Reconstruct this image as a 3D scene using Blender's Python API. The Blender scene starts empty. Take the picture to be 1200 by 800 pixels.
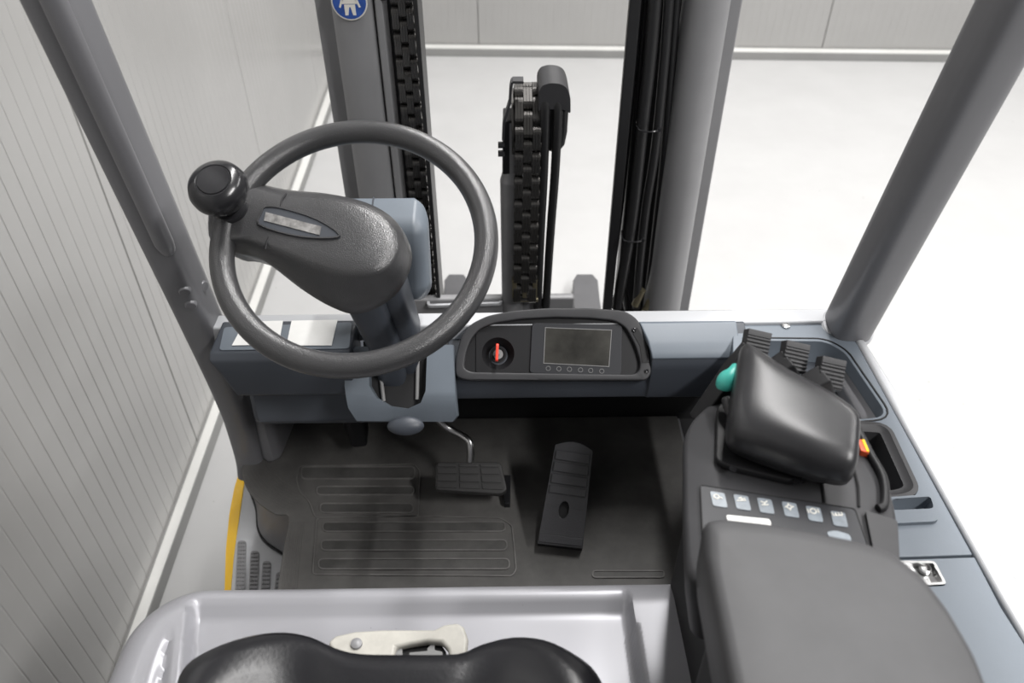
import bpy, bmesh, math, random
from mathutils import Vector, Matrix
random.seed(7)
C = bpy.context.scene.collection
PI = math.pi
V = Vector

# ---------------------------------------------------------------- camera, world, lamps, exposure
scn = bpy.context.scene
cam_data = bpy.data.cameras.new('camera')
cam_data.sensor_width = 36.0
cam_data.lens = 27.78
cam_data.clip_start = 0.02
cam_data.dof.use_dof = True
cam_data.dof.focus_distance = 1.08
cam_data.dof.aperture_fstop = 5.6
cam = bpy.data.objects.new('camera', cam_data)
C.objects.link(cam)
cam.matrix_world = Matrix(((1.0, 0.0111, -0.0067, 0.0), (-0.0122, 0.6390, -0.7691, 0.0),
                           (-0.0043, 0.7691, 0.6391, 1.70), (0, 0, 0, 1)))
scn.camera = cam

world = bpy.data.worlds.new('world')
scn.world = world
world.use_nodes = True
world.node_tree.nodes['Background'].inputs['Color'].default_value = (1.0, 0.99, 0.98, 1)
world.node_tree.nodes['Background'].inputs['Strength'].default_value = 0.16

def area(name, loc, sx, sy, power, rot=(0, 0, 0)):
    d = bpy.data.lights.new(name, 'AREA')
    d.shape = 'RECTANGLE'
    d.size, d.size_y = sx, sy
    d.energy = power
    d.color = (1.0, 0.985, 0.97)
    o = bpy.data.objects.new(name, d)
    o.location = loc
    o.rotation_euler = rot
    C.objects.link(o)
for x, e in ((0.9, 320), (4.0, 235)):
    area('hall_lamp', (x, 3.0, 4.6), 0.18, 5.0, e)
area('hall_lamp', (2.8, -1.6, 4.6), 0.30, 2.4, 260)
scn.view_settings.view_transform = 'Standard'
scn.view_settings.look = 'None'
scn.view_settings.exposure = -0.12
scn.view_settings.gamma = 1.0

# ---------------------------------------------------------------- materials
def mat(name, col, rough=0.5, metal=0.0, bump=None, vary=None, spec=0.5, coat=0.0, specks=None):
    m = bpy.data.materials.new(name)
    m.use_nodes = True
    nt = m.node_tree
    b = nt.nodes['Principled BSDF']
    b.inputs['Base Color'].default_value = (*col, 1)
    b.inputs['Roughness'].default_value = rough
    b.inputs['Metallic'].default_value = metal
    b.inputs['Specular IOR Level'].default_value = spec
    b.inputs['Coat Weight'].default_value = coat
    b.inputs['Coat Roughness'].default_value = 0.12
    tc = nt.nodes.new('ShaderNodeTexCoord')
    if bump:
        kind, scale, strength, dist = bump
        t = nt.nodes.new('ShaderNodeTexVoronoi' if kind == 'grain' else 'ShaderNodeTexNoise')
        t.inputs['Scale'].default_value = scale
        if kind != 'grain':
            t.inputs['Detail'].default_value = 4
        nt.links.new(tc.outputs['Object'], t.inputs['Vector'])
        bp = nt.nodes.new('ShaderNodeBump')
        bp.inputs['Strength'].default_value = strength
        bp.inputs['Distance'].default_value = dist
        nt.links.new(t.outputs[0], bp.inputs['Height'])
        nt.links.new(bp.outputs['Normal'], b.inputs['Normal'])
        nt.links.new(bp.outputs['Normal'], b.inputs['Coat Normal'])
    src = None
    if vary:
        scale, lo, hi = vary
        n = nt.nodes.new('ShaderNodeTexNoise')
        n.inputs['Scale'].default_value = scale
        n.inputs['Detail'].default_value = 6
        n.inputs['Roughness'].default_value = 0.65
        nt.links.new(tc.outputs['Object'], n.inputs['Vector'])
        r = nt.nodes.new('ShaderNodeValToRGB')
        r.color_ramp.elements[0].position = 0.3
        r.color_ramp.elements[1].position = 0.7
        r.color_ramp.elements[0].color = (*[c * lo for c in col], 1)
        r.color_ramp.elements[1].color = (*[min(1, c * hi) for c in col], 1)
        nt.links.new(n.outputs[0], r.inputs[0])
        src = r.outputs[0]
    if specks:
        scale, size, scol = specks
        v = nt.nodes.new('ShaderNodeTexVoronoi')
        v.inputs['Scale'].default_value = scale
        nt.links.new(tc.outputs['Object'], v.inputs['Vector'])
        n2 = nt.nodes.new('ShaderNodeTexNoise')
        n2.inputs['Scale'].default_value = scale * 0.18
        nt.links.new(tc.outputs['Object'], n2.inputs['Vector'])
        mul = nt.nodes.new('ShaderNodeMath'); mul.operation = 'MULTIPLY_ADD'
        mul.inputs[1].default_value = size * 4
        mul.inputs[2].default_value = -size * 1.6
        nt.links.new(n2.outputs[0], mul.inputs[0])
        lt = nt.nodes.new('ShaderNodeMath'); lt.operation = 'LESS_THAN'
        nt.links.new(v.outputs['Distance'], lt.inputs[0])
        nt.links.new(mul.outputs[0], lt.inputs[1])
        mx = nt.nodes.new('ShaderNodeMix'); mx.data_type = 'RGBA'
        mx.inputs[6].default_value = (*col, 1)
        mx.inputs[7].default_value = (*scol, 1)
        if src: nt.links.new(src, mx.inputs[6])
        nt.links.new(lt.outputs[0], mx.inputs[0])
        src = mx.outputs[2]
    if src: nt.links.new(src, b.inputs['Base Color'])
    return m

M = {}
M['floor'] = mat('white_concrete', (0.46, 0.46, 0.459), 0.45, vary=(3.2, 0.95, 1.03), bump=('noise', 30, 0.05, 0.002), specks=(14, 0.07, (0.37, 0.37, 0.36)))
M['wall'] = mat('grey_panel_paint', (0.36, 0.356, 0.348), 0.22, bump=('noise', 350, 0.06, 0.0005), vary=(1.5, 0.95, 1.05), spec=1.0)
M['curb'] = mat('grey_curb', (0.27, 0.27, 0.265), 0.5, vary=(4, 0.9, 1.05))
M['curbtop'] = mat('white_curb_top', (0.66, 0.66, 0.64), 0.4, vary=(4, 0.92, 1.05))
M['paint'] = mat('grey_lacquer', (0.20, 0.20, 0.212), 0.38, metal=0.1, bump=('noise', 500, 0.03, 0.0004), vary=(6, 0.93, 1.05))
M['mastpaint'] = mat('mast_lacquer', (0.27, 0.27, 0.278), 0.42, metal=0.1, vary=(6, 0.92, 1.06))
M['light_paint'] = mat('light_grey_lacquer', (0.50, 0.51, 0.53), 0.35, metal=0.1, vary=(5, 0.95, 1.04))
M['hood'] = mat('silver_hood_lacquer', (0.36, 0.36, 0.385), 0.36, metal=0.25, bump=('noise', 260, 0.02, 0.0004), specks=(70, 0.045, (0.05, 0.05, 0.05)))
M['blue'] = mat('blue_grey_plastic', (0.15, 0.175, 0.205), 0.42, bump=('grain', 900, 0.10, 0.0004), vary=(8, 0.94, 1.05))
M['navy'] = mat('dark_blue_grey_plastic', (0.050, 0.057, 0.070), 0.45, bump=('grain', 900, 0.10, 0.0004))
M['black'] = mat('black_plastic', (0.014, 0.014, 0.0155), 0.45, spec=0.3, bump=('grain', 1000, 0.12, 0.0003))
M['charcoal'] = mat('charcoal_plastic', (0.040, 0.040, 0.043), 0.48, spec=0.35, bump=('grain', 1000, 0.15, 0.0003), vary=(9, 0.85, 1.15))
M['wheel'] = mat('grained_grey_black_rubber', (0.042, 0.042, 0.044), 0.3, spec=0.6, coat=0.2, bump=('grain', 800, 0.4, 0.0006), vary=(14, 0.9, 1.15))
M['gloss'] = mat('glossy_black_plastic', (0.018, 0.018, 0.02), 0.22)
M['soft'] = mat('soft_black_vinyl', (0.060, 0.060, 0.063), 0.55, bump=('noise', 40, 0.05, 0.001), vary=(18, 0.9, 1.1))
M['palm'] = mat('smooth_black_rubber', (0.022, 0.022, 0.024), 0.33, bump=('grain', 1400, 0.08, 0.0003), vary=(16, 0.85, 1.25))
M['leather'] = mat('black_leather', (0.012, 0.012, 0.014), 0.3, spec=0.38, bump=('noise', 220, 0.18, 0.0008))
M['mat'] = mat('dusty_black_rubber', (0.105, 0.102, 0.098), 0.55, bump=('noise', 300, 0.15, 0.0006), vary=(7, 0.62, 1.35), specks=(55, 0.02, (0.3, 0.29, 0.27)))
M['matdark'] = mat('smooth_dark_rubber', (0.085, 0.083, 0.08), 0.5, vary=(9, 0.55, 1.4))
M['matrib'] = mat('worn_rubber_rib', (0.16, 0.155, 0.15), 0.55, vary=(20, 0.7, 1.3))
M['pad'] = mat('dark_pedal_rubber', (0.055, 0.054, 0.054), 0.5, bump=('grain', 500, 0.15, 0.0006))
M['accel'] = mat('black_pedal_plastic', (0.034, 0.034, 0.038), 0.26, spec=0.8, bump=('noise', 420, 0.35, 0.001))
M['forkpaint'] = mat('dark_fork_lacquer', (0.085, 0.085, 0.09), 0.5, vary=(9, 0.85, 1.1))
M['steel'] = mat('bare_steel', (0.55, 0.55, 0.55), 0.3, metal=1.0)
M['chain'] = mat('oiled_chain_steel', (0.14, 0.135, 0.13), 0.28, metal=0.85)
M['brass'] = mat('yellow_zinc', (0.28, 0.25, 0.17), 0.4, metal=0.8)
M['rubber'] = mat('black_hose_rubber', (0.016, 0.016, 0.017), 0.42)
M['paper'] = mat('white_paper', (0.86, 0.86, 0.84), 0.6, vary=(60, 0.97, 1.02))
M['sticker_blue'] = mat('blue_sticker', (0.03, 0.09, 0.36), 0.35, vary=(60, 0.8, 1.3))
M['sticker_white'] = mat('white_sticker', (0.82, 0.80, 0.74), 0.4)
M['badge'] = mat('worn_silver_badge', (0.22, 0.215, 0.21), 0.5, metal=0.0, vary=(110, 0.45, 1.35))
M['insert'] = mat('grey_blue_insert', (0.045, 0.05, 0.06), 0.45)
M['red'] = mat('red_key_plastic', (0.75, 0.055, 0.03), 0.35)
M['teal'] = mat('teal_switch_plastic', (0.07, 0.50, 0.42), 0.35)
M['yellow'] = mat('yellow_tape', (0.95, 0.56, 0.01), 0.3)
M['orange'] = mat('orange_red_plastic', (0.72, 0.10, 0.03), 0.35)
M['screen'] = mat('dark_display', (0.030, 0.029, 0.026), 0.3, vary=(14, 0.6, 2.0), spec=0.3)
M['bezel'] = mat('display_bezel', (0.030, 0.031, 0.035), 0.42, spec=0.3, bump=('grain', 1000, 0.1, 0.0003))
M['printgrey'] = mat('grey_print', (0.22, 0.22, 0.22), 0.5)
M['keycap'] = mat('pale_membrane_key', (0.22, 0.25, 0.28), 0.35, vary=(70, 0.75, 1.2))
M['latchwhite'] = mat('worn_cream_metal', (0.50, 0.485, 0.44), 0.42, vary=(30, 0.8, 1.08), specks=(150, 0.03, (0.2, 0.19, 0.17)))
M['dark'] = mat('matt_black_void', (0.010, 0.010, 0.011), 0.7)
M['tyre'] = mat('tyre_rubber', (0.025, 0.025, 0.025), 0.7)

# ---------------------------------------------------------------- helpers
def obj(name, bm, m, parent=None, bevel=0.0, seg=2, sub=0, smooth=True, angle=40, recalc=True):
    if recalc:
        bmesh.ops.recalc_face_normals(bm, faces=bm.faces[:])
    me = bpy.data.meshes.new(name)
    bm.to_mesh(me); bm.free()
    me.materials.append(M[m])
    o = bpy.data.objects.new(name, me)
    C.objects.link(o)
    if parent is not None:
        o.parent = parent
        o.matrix_parent_inverse = Matrix.Translation(-V(BASE.get(parent.name, (0, 0, 0))))
    if smooth:
        me.polygons.foreach_set('use_smooth', [True] * len(me.polygons))
    if bevel:
        md = o.modifiers.new('bevel', 'BEVEL'); md.width = bevel; md.segments = seg
        md.limit_method = 'ANGLE'; md.angle_limit = math.radians(35)
        md.use_clamp_overlap = True
        w = o.modifiers.new('wn', 'WEIGHTED_NORMAL'); w.keep_sharp = False
    elif sub:
        md = o.modifiers.new('sub', 'SUBSURF'); md.levels = md.render_levels = sub
    elif smooth:
        me.set_sharp_from_angle(angle=math.radians(angle))
    return o
BASE = {}

def thing(name, label, cat, loc):
    o = bpy.data.objects.new(name, None)
    o.empty_display_size = 0.05
    o.location = loc
    C.objects.link(o)
    o['label'] = label; o['category'] = cat
    BASE[o.name] = loc
    return o

def B(): return bmesh.new()

def box(bm, x0, x1, y0, y1, z0, z1):
    vs = [bm.verts.new((x, y, z)) for z in (z0, z1) for y in (y0, y1) for x in (x0, x1)]
    for f in ((0, 1, 3, 2), (4, 6, 7, 5), (0, 4, 5, 1), (2, 3, 7, 6), (0, 2, 6, 4), (1, 5, 7, 3)):
        bm.faces.new([vs[i] for i in f])
    return bm

def rings(bm, rs, cap0=True, cap1=True, closed=True):
    rv = [[bm.verts.new(p) for p in r] for r in rs]
    n = len(rv[0])
    for a, b in zip(rv, rv[1:]):
        for i in range(n if closed else n - 1):
            j = (i + 1) % n
            bm.faces.new((a[i], a[j], b[j], b[i]))
    if cap0: bm.faces.new(rv[0][::-1])
    if cap1: bm.faces.new(rv[-1])
    return rv

def prism(bm, pts, vec):
    vec = V(vec)
    rings(bm, [[V(p) for p in pts], [V(p) + vec for p in pts]])
    return bm

def frame(axis):
    a = V(axis).normalized()
    u = a.cross(V((0, 0, 1)))
    if u.length < 1e-3: u = V((1, 0, 0))
    u.normalize()
    return a, u, u.cross(a)

def cyl(bm, p0, p1, r0, r1=None, n=24):
    if r1 is None: r1 = r0
    p0, p1 = V(p0), V(p1)
    a, u, w = frame(p1 - p0)
    f = lambda p, r: [p + (u * math.cos(t) + w * math.sin(t)) * r for t in [2 * PI * i / n for i in range(n)]]
    rings(bm, [f(p0, r0), f(p1, r1)])
    return bm

def revolve(bm, o, axis, prof, n=32, up=None):
    o = V(o); a, u, w = frame(axis)
    rs = [[o + a * h + (u * math.cos(t) + w * math.sin(t)) * max(r, 1e-5) for t in [2 * PI * i / n for i in range(n)]] for r, h in prof]
    rings(bm, rs)
    return bm

def spline(pts, k=6):
    pts = [V(p) for p in pts]
    out = []
    for i in range(len(pts) - 1):
        p0 = pts[max(i - 1, 0)]; p1 = pts[i]; p2 = pts[i + 1]; p3 = pts[min(i + 2, len(pts) - 1)]
        for j in range(k):
            t = j / k
            out.append(0.5 * ((2 * p1) + (p2 - p0) * t + (2 * p0 - 5 * p1 + 4 * p2 - p3) * t * t + (3 * p1 - p0 - 3 * p2 + p3) * t ** 3))
    out.append(pts[-1])
    return out

def cspline(pts, k=4):
    pts = [V(p) for p in pts]; n = len(pts); out = []
    for i in range(n):
        p0, p1, p2, p3 = pts[i - 1], pts[i], pts[(i + 1) % n], pts[(i + 2) % n]
        for j in range(k):
            t = j / k
            out.append(0.5 * ((2 * p1) + (p2 - p0) * t + (2 * p0 - 5 * p1 + 4 * p2 - p3) * t * t + (3 * p1 - p0 - 3 * p2 + p3) * t ** 3))
    return out

def tube(bm, pts, r, n=12, closed=False, sq=None):
    pts = [V(p) for p in pts]
    m = len(pts)
    rr = r if isinstance(r, (list, tuple)) else [r] * m
    a, u, w = frame(pts[1] - pts[0])
    rs = []
    for i in range(m):
        if closed: t = pts[(i + 1) % m] - pts[i - 1]
        else: t = pts[min(i + 1, m - 1)] - pts[max(i - 1, 0)]
        t.normalize()
        u = (u - t * u.dot(t)).normalized()
        w = t.cross(u)
        rs.append([pts[i] + (u * math.cos(s) + w * math.sin(s)) * rr[i] for s in [2 * PI * (q + 0.5) / n for q in range(n)]])
    if closed: rings(bm, rs + [rs[0]], False, False); bmesh.ops.remove_doubles(bm, verts=bm.verts[:], dist=1e-6)
    else: rings(bm, rs)
    return bm

def rrect(cx, cy, w, h, r, k=5):
    pts = []
    for (sx, sy, a0) in ((1, 1, 0), (-1, 1, 90), (-1, -1, 180), (1, -1, 270)):
        for i in range(k + 1):
            a = math.radians(a0 + 90 * i / k)
            pts.append((cx + sx * (w / 2 - r) + r * math.cos(a), cy + sy * (h / 2 - r) + r * math.sin(a)))
    return pts

def roundpoly(pts, r, k=4):
    """3-D planar polygon with its corners rounded."""
    pts = [V(p) for p in pts]; n = len(pts); out = []
    for i in range(n):
        p, a, b = pts[i], pts[i - 1], pts[(i + 1) % n]
        da, db = (a - p), (b - p)
        d = min(r, da.length * 0.45, db.length * 0.45)
        s, e = p + da.normalized() * d, p + db.normalized() * d
        for j in range(k + 1):
            t = j / k
            out.append(s * (1 - t) ** 2 + p * 2 * t * (1 - t) + e * t * t)
    return out

def off(pts, v):
    v = V(v)
    return [V(p) + v for p in pts]

def centre(pts):
    c = V((0, 0, 0))
    for p in pts: c += V(p)
    return c / len(pts)

def scaled(pts, s, shift=(0, 0, 0)):
    c = centre(pts)
    return [c + (V(p) - c) * s + V(shift) for p in pts]

def inset(pts, d, n):
    """Offset a planar closed outline inwards by d (n is its plane normal)."""
    n = V(n).normalized(); pts = [V(p) for p in pts]; m = len(pts); out = []
    area = V((0, 0, 0))
    for i in range(m): area += pts[i].cross(pts[(i + 1) % m])
    sgn = 1 if area.dot(n) > 0 else -1
    for i in range(m):
        e1 = (pts[i] - pts[i - 1]); e2 = (pts[(i + 1) % m] - pts[i])
        n1 = n.cross(e1).normalized() * sgn; n2 = n.cross(e2).normalized() * sgn
        b = n1 + n2
        if b.length < 1e-6: b = n1
        b.normalize()
        out.append(pts[i] + b * (d / max(0.35, b.dot(n1))))
    return out

def plate(bm, outer, holes, vec):
    """Flat plate with holes, pushed along vec to give it thickness."""
    vec = V(vec)
    es = []
    loops = []
    for lp in [outer] + holes:
        vs = [bm.verts.new(p) for p in lp]
        loops.append(vs)
        for i in range(len(vs)): es.append(bm.edges.new((vs[i], vs[(i + 1) % len(vs)])))
    bmesh.ops.triangle_fill(bm, use_beauty=True, use_dissolve=False, edges=es)
    for vs in loops:
        lo = [bm.verts.new(v.co + vec) for v in vs]
        for i in range(len(vs)):
            j = (i + 1) % len(vs)
            bm.faces.new((vs[i], vs[j], lo[j], lo[i]))
    return bm

def ringbar(bm, outer, wid, n, h):
    """Closed raised bead: outline band of width wid and height h along n."""
    n = V(n).normalized()
    o = [V(p) for p in outer]; i = inset(o, wid, n)
    rings(bm, [o, off(o, n * h), off(i, n * h), i, o], False, False)
    bmesh.ops.remove_doubles(bm, verts=bm.verts[:], dist=1e-7)
    return bm

def struct(o):
    o['kind'] = 'structure'
    return o

# ================================================================= THE HALL
fb = B(); box(fb, -1.0, 7.0, -2.5, 4.95, -0.08, 0.0)
struct(obj('floor', fb, 'floor', None, smooth=False))

def wall_run(name, p0, p1, nrm, seams, label_h=3.4, z0=0.045):
    """Insulated wall: a backing slab and upright ribbed panels butted along it."""
    p0, p1 = V(p0), V(p1)
    t = (p1 - p0).normalized(); nrm = V(nrm).normalized()
    L = (p1 - p0).length
    bm = B()
    q = [p0 - nrm * 0.012, p1 - nrm * 0.012, p1 - nrm * 0.09, p0 - nrm * 0.09]
    prism(bm, [V((p.x, p.y, 0)) for p in q], (0, 0, label_h))
    w = struct(obj(name, bm, 'wall', None, smooth=False))
    cuts = sorted(seams)
    for a, b in zip(cuts, cuts[1:]):
        prof = [(a + 0.0015, -0.011), (a + 0.0020, -0.003), (a + 0.004, 0)]
        k = max(1, round((b - a) / 0.0445)); st = (b - a) / k
        for i in range(1, k):
            c = a + i * st
            prof += [(c - 0.0028, 0), (c - 0.0006, -0.0009), (c + 0.0006, -0.0009), (c + 0.0028, 0)]
        prof += [(b - 0.004, 0), (b - 0.0020, -0.003), (b - 0.0015, -0.011)]
        bm = B()
        lo = [bm.verts.new(p0 + t * s + nrm * d + V((0, 0, z0))) for s, d in prof]
        hi = [bm.verts.new(v.co + V((0, 0, label_h - z0))) for v in lo]
        for i in range(len(lo) - 1):
            bm.faces.new((lo[i], lo[i + 1], hi[i + 1], hi[i]))
        me = obj('wall_panel', bm, 'wall', w, smooth=False, recalc=False)
    return w
# left wall runs along y, its face towards +x
ly = lambda y: -0.846 - 0.024 * y
wall_run('wall_left', (ly(-1.92), -1.92, 0), (ly(5.04), 5.04, 0), (1, 0.024, 0),
         [0, 1.16, 2.32, 3.48, 4.64, 5.80, 6.92])
bx = lambda x: 4.79 - 0.056 * (x + 0.5)
wall_run('wall_back', (-1.156, bx(-1.156), 0), (6.92, bx(6.92), 0), (-0.056, -1, 0),
         [0, 1.01, 2.02, 3.035, 4.05, 5.06, 6.07, 7.08, 8.08])
def curb(name, pts):
    bm = B(); prism(bm, pts, (0, 0, 0.045))
    o = struct(obj(name, bm, 'curb', None, bevel=0.003))
    p = [V(q) + V((0, 0, 0.045)) for q in pts]
    cap = [p[0].lerp(p[3], 0.03), p[1].lerp(p[2], 0.03), p[1].lerp(p[2], 0.72), p[0].lerp(p[3], 0.72)]
    bm = B(); prism(bm, cap, (0, 0, 0.004))  # thin strip along the top, lighter than the curb body
    obj('curb_top', bm, 'curbtop', o, bevel=0.001)
    return o
curb('baseboard_left', [(-0.784, 0 - 1.9, 0), (-0.912, 4.73, 0), (ly(4.73) - 0.005, 4.73, 0), (ly(-1.9) - 0.005, -1.9, 0)])
curb('baseboard_back', [(-0.93, bx(-0.93) - 0.075, 0), (6.9, bx(6.9) - 0.075, 0), (6.9, bx(6.9) + 0.01, 0), (-0.93, bx(-0.93) + 0.01, 0)])

# ================================================================= THE FORKLIFT
truck = thing('forklift', 'grey electric forklift with black steering wheel and mast standing in the hall', 'forklift', (0.03, 0.45, 0.0))
def part(name, bm, m, **k): return obj(name, bm, m, truck, **k)

# --- chassis below everything, front cowl, side sill
bm = B()
box(bm, -0.46, 0.52, -0.75, 0.50, 0.10, 0.50)
box(bm, -0.36, 0.50, 0.50, 1.22, 0.14, 0.535)
chassis = part('chassis', bm, 'paint', bevel=0.012)
for x0, x1 in ((-0.44, -0.31), (0.38, 0.50)):
    bm = B()
    revolve(bm, (x0, 1.30, 0.225), (1, 0, 0), [(0.06, 0), (0.20, 0), (0.225, 0.02), (0.225, x1 - x0 - 0.02), (0.20, x1 - x0), (0.06, x1 - x0)], 40)
    part('drive_tyre', bm, 'tyre')
bm = B()
revolve(bm, (-0.10, -0.55, 0.20), (1, 0, 0), [(0.06, 0), (0.18, 0), (0.20, 0.02), (0.20, 0.18), (0.18, 0.20), (0.06, 0.20)], 40)
part('rear_tyre', bm, 'tyre')

bm = B()   # light grey sheet-metal ledge across the front
prism(bm, [(-0.47, 0.935, 0.956), (0.53, 0.935, 0.956), (0.535, 0.968, 0.956), (-0.47, 0.968, 0.956)], (0, 0, -0.03))
part('front_ledge', bm, 'light_paint', bevel=0.004)
bm = B()
prism(bm, [(-0.44, 0.93, 0.53), (0.50, 0.93, 0.53), (0.50, 1.16, 0.53), (-0.44, 1.16, 0.53)], (0, 0, 0.012))
prism(bm, [(-0.44, 1.14, 0.53), (0.50, 1.14, 0.53), (0.50, 1.16, 0.53), (-0.44, 1.16, 0.53)], (0, 0, 0.26))
prism(bm, [(-0.44, 0.96, 0.79), (0.50, 0.96, 0.79), (0.50, 1.16, 0.79), (-0.44, 1.16, 0.79)], (0, 0, 0.012))
part('bulkhead', bm, 'dark')

bm = B()   # right sill rail
prism(bm, [(0.5165, 0.8989, 0.953), (0.5303, 0.8987, 0.953), (0.5521, 0.4752, 0.953)] + [(0.562, 0.20, 0.953), (0.585, -0.45, 0.953), (0.55, -0.45, 0.953)] + [(0.5216, 0.4654, 0.953)], (0, 0, -0.05))
part('side_sill', bm, 'light_paint', bevel=0.006, seg=3)
bm = B()
prism(bm, [(0.50, 0.95, 0.93), (0.53, 0.90, 0.93), (0.55, 0.45, 0.93), (0.58, -0.45, 0.93), (0.55, -0.45, 0.93), (0.50, 0.45, 0.93), (0.47, 0.95, 0.93)], (0, 0, -0.75))
part('side_panel', bm, 'paint', bevel=0.006)

# --- overhead guard pillars
def pillar(a, b, r, extra=None):
    bm = B()
    a, b = V(a), V(b)
    ax, u, w = frame(b - a)
    # flattened tube with one flat face
    prof = []
    for i in range(40):
        t = 2 * PI * i / 40
        c, s = math.cos(t), math.sin(t)
        e = 0.62
        prof.append((r * 1.0 * math.copysign(abs(c) ** e, c), r * 1.1 * math.copysign(abs(s) ** e, s)))
    rings(bm, [[a + u * x + w * y for x, y in prof], [b + u * x + w * y for x, y in prof]])
    return bm
e0 = V((0.516, 0.932, 0.935)); e1 = V((0.517, 0.836, 1.398))
d = (e1 - e0).normalized()
pr = obj('overhead_guard_pillar', pillar(e0, e0 + d * 1.35, 0.031), 'paint', truck)
bm = B()
a, u, w = frame(d)
tube(bm, [e0 + d * 0.014 + (u * math.cos(t) + w * math.sin(t) * 1.05) * 0.034 for t in [2 * PI * i / 28 for i in range(28)]], 0.005, 8, closed=True)
obj('weld_bead', bm, 'light_paint', pr)

l0 = V((-0.4966, 1.0536, 0.575)); l1 = V((-0.4664, 0.955, 0.9607)); l2 = V((-0.4517, 0.8419, 1.4563))
d2 = (l2 - l1).normalized()
lpts = spline([l0 + V((0.0, 0.0, -0.06)), l0, l0 * 0.5 + l1 * 0.5 + V((0.004, 0, 0)), l1, l1 + d2 * 0.2, l1 + d2 * 0.5, l1 + d2 * 1.2], 6)
bm = B()
rs = []
for i, p in enumerate(lpts):
    t = (lpts[min(i + 1, len(lpts) - 1)] - lpts[max(i - 1, 0)]).normalized()
    u = V((1, 0, 0)); u = (u - t * u.dot(t)).normalized(); w = t.cross(u)
    fl = 1.0 + 0.35 * max(0, 1 - i / 10)
    ring = []
    for q in range(32):
        s = 2 * PI * q / 32
        c_, s_ = math.cos(s), math.sin(s)
        ring.append(p + u * 0.0245 * fl * math.copysign(abs(c_) ** 0.55, c_) + w * 0.034 * fl * math.copysign(abs(s_) ** 0.55, s_))
    rs.append(ring)
rings(bm, rs)
pl = obj('overhead_guard_pillar', bm, 'paint', truck)
bm = B()   # raised cable bead along the pillar
st = l1 + d2 * 0.175 + V((0.012, 0, 0))
nrm = V((0.10, -0.93, -0.2)); nrm = (nrm - d2 * nrm.dot(d2)).normalized()
side = d2.cross(nrm)
tube(bm, [st + nrm * 0.020 - d2 * 0.006, st + nrm * 0.030 + d2 * 0.004] + [st + nrm * 0.033 + d2 * k for k in (0.02, 0.4, 0.9)], [0.004, 0.010, 0.0125, 0.0125, 0.0125], 16)
obj('cable_channel', bm, 'paint', pl)
for px, n_ in (((-0.4493, 0.9009, 1.0497), (0.236, -0.947, -0.218)), ((-0.4505, 0.9073, 1.021), (0.236, -0.946, -0.221)), ((-0.4405, 0.940, 1.030), (0.9, -0.4, 0.0))):
    bm = B(); p = V(px); n_ = V(n_).normalized()
    revolve(bm, p - n_ * 0.02, n_, [(0.0085, 0), (0.0085, 0.0215), (0.007, 0.0235), (0.003, 0.024)], 20)
    obj('plug', bm, 'paint', pl)

# --- entry step, left
bm = B()
so = [(-0.525, 0.8359, 0.42), (-0.5456, 0.9222, 0.42), (-0.5611, 1.006, 0.42), (-0.5684, 1.0741, 0.42), (-0.5701, 1.1371, 0.42)]
prism(bm, so + [(-0.30, 1.16, 0.42), (-0.30, 0.60, 0.42), (-0.525, 0.60, 0.42)], (0, 0, -0.035))
step = part('entry_step', bm, 'light_paint', bevel=0.004)  # step colour lightened to carry the light falling in from the left gap
bm = B()
si = [(-0.5132, 0.8357, 0.42), (-0.5253, 0.9007, 0.42), (-0.5352, 0.9681, 0.42), (-0.543, 1.0293, 0.42), (-0.5545, 1.1107, 0.42)]
tp = off(so, (0, 0, 0.0015)); ti = off(si, (0, 0, 0.0015))
prism(bm, [V((tp[0].x + 0.004, 0.62, 0.4215))] + tp + ti[::-1] + [V((ti[0].x + 0.004, 0.62, 0.4215))], (0, 0, -0.004))
obj('yellow_edge_tape', bm, 'yellow', step)
for pts in [[(-0.5054, 0.8356, 0.42), (-0.4849, 0.8353, 0.42), (-0.511, 0.9415, 0.42), (-0.5276, 0.9417, 0.42)], [(-0.4802, 0.8353, 0.42), (-0.4628, 0.835, 0.42), (-0.4805, 0.9174, 0.42), (-0.4969, 0.9176, 0.42)], [(-0.4581, 0.8349, 0.42), (-0.4408, 0.8347, 0.42), (-0.4524, 0.8938, 0.42), (-0.4686, 0.8941, 0.42)], [(-0.4329, 0.8346, 0.42), (-0.4156, 0.8343, 0.42), (-0.4229, 0.869, 0.42), (-0.4373, 0.8692, 0.42)]]:
    bm = B()
    a0, a1, a2, a3 = [V(p) for p in pts]
    back = (a0 - a3).normalized()
    a0 = a0 + back * 0.10; a1 = a1 + back * 0.10
    prism(bm, roundpoly([a0, a1, a2, a3], 0.008), (0, 0, 0.002))
    L = (a0 - a3).length; nn = int(L / 0.0085)
    for i in range(nn):
        for j in range(3):
            p = a3.lerp(a0, (i + 0.7) / nn).lerp(a2.lerp(a1, (i + 0.7) / nn), (j + 0.8) / 3.6)
            cyl(bm, p + V((0, 0, 0.002)), p + V((0, 0, 0.0042)), 0.0024, 0.0014, 6)
    obj('grip_strip', bm, 'mastpaint', step)
bm = B()   # curved riser between step and footplate
ro = [(-0.5478, 1.0928, 0.43), (-0.5095, 1.0208, 0.43), (-0.4915, 0.966, 0.43), (-0.4674, 0.9335, 0.43), (-0.4214, 0.9017, 0.43)]
ro = spline(ro, 5)
rb_ = ro + [V((-0.30, 0.60, 0.43)), V((-0.28, 1.15, 0.43)), V((-0.45, 1.15, 0.43))]
rt_ = [p + V((0.045, 0, 0.105)) for p in ro] + [p + V((0.02, 0, 0.105)) for p in rb_[len(ro):]]
rings(bm, [rb_, rt_])
rz = part('step_riser', bm, 'paint')
bm = B()
tube(bm, [p + V((-0.001, -0.001, -0.006)) for p in ro], 0.0025, 8)
obj('riser_seal', bm, 'black', rz)

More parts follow.
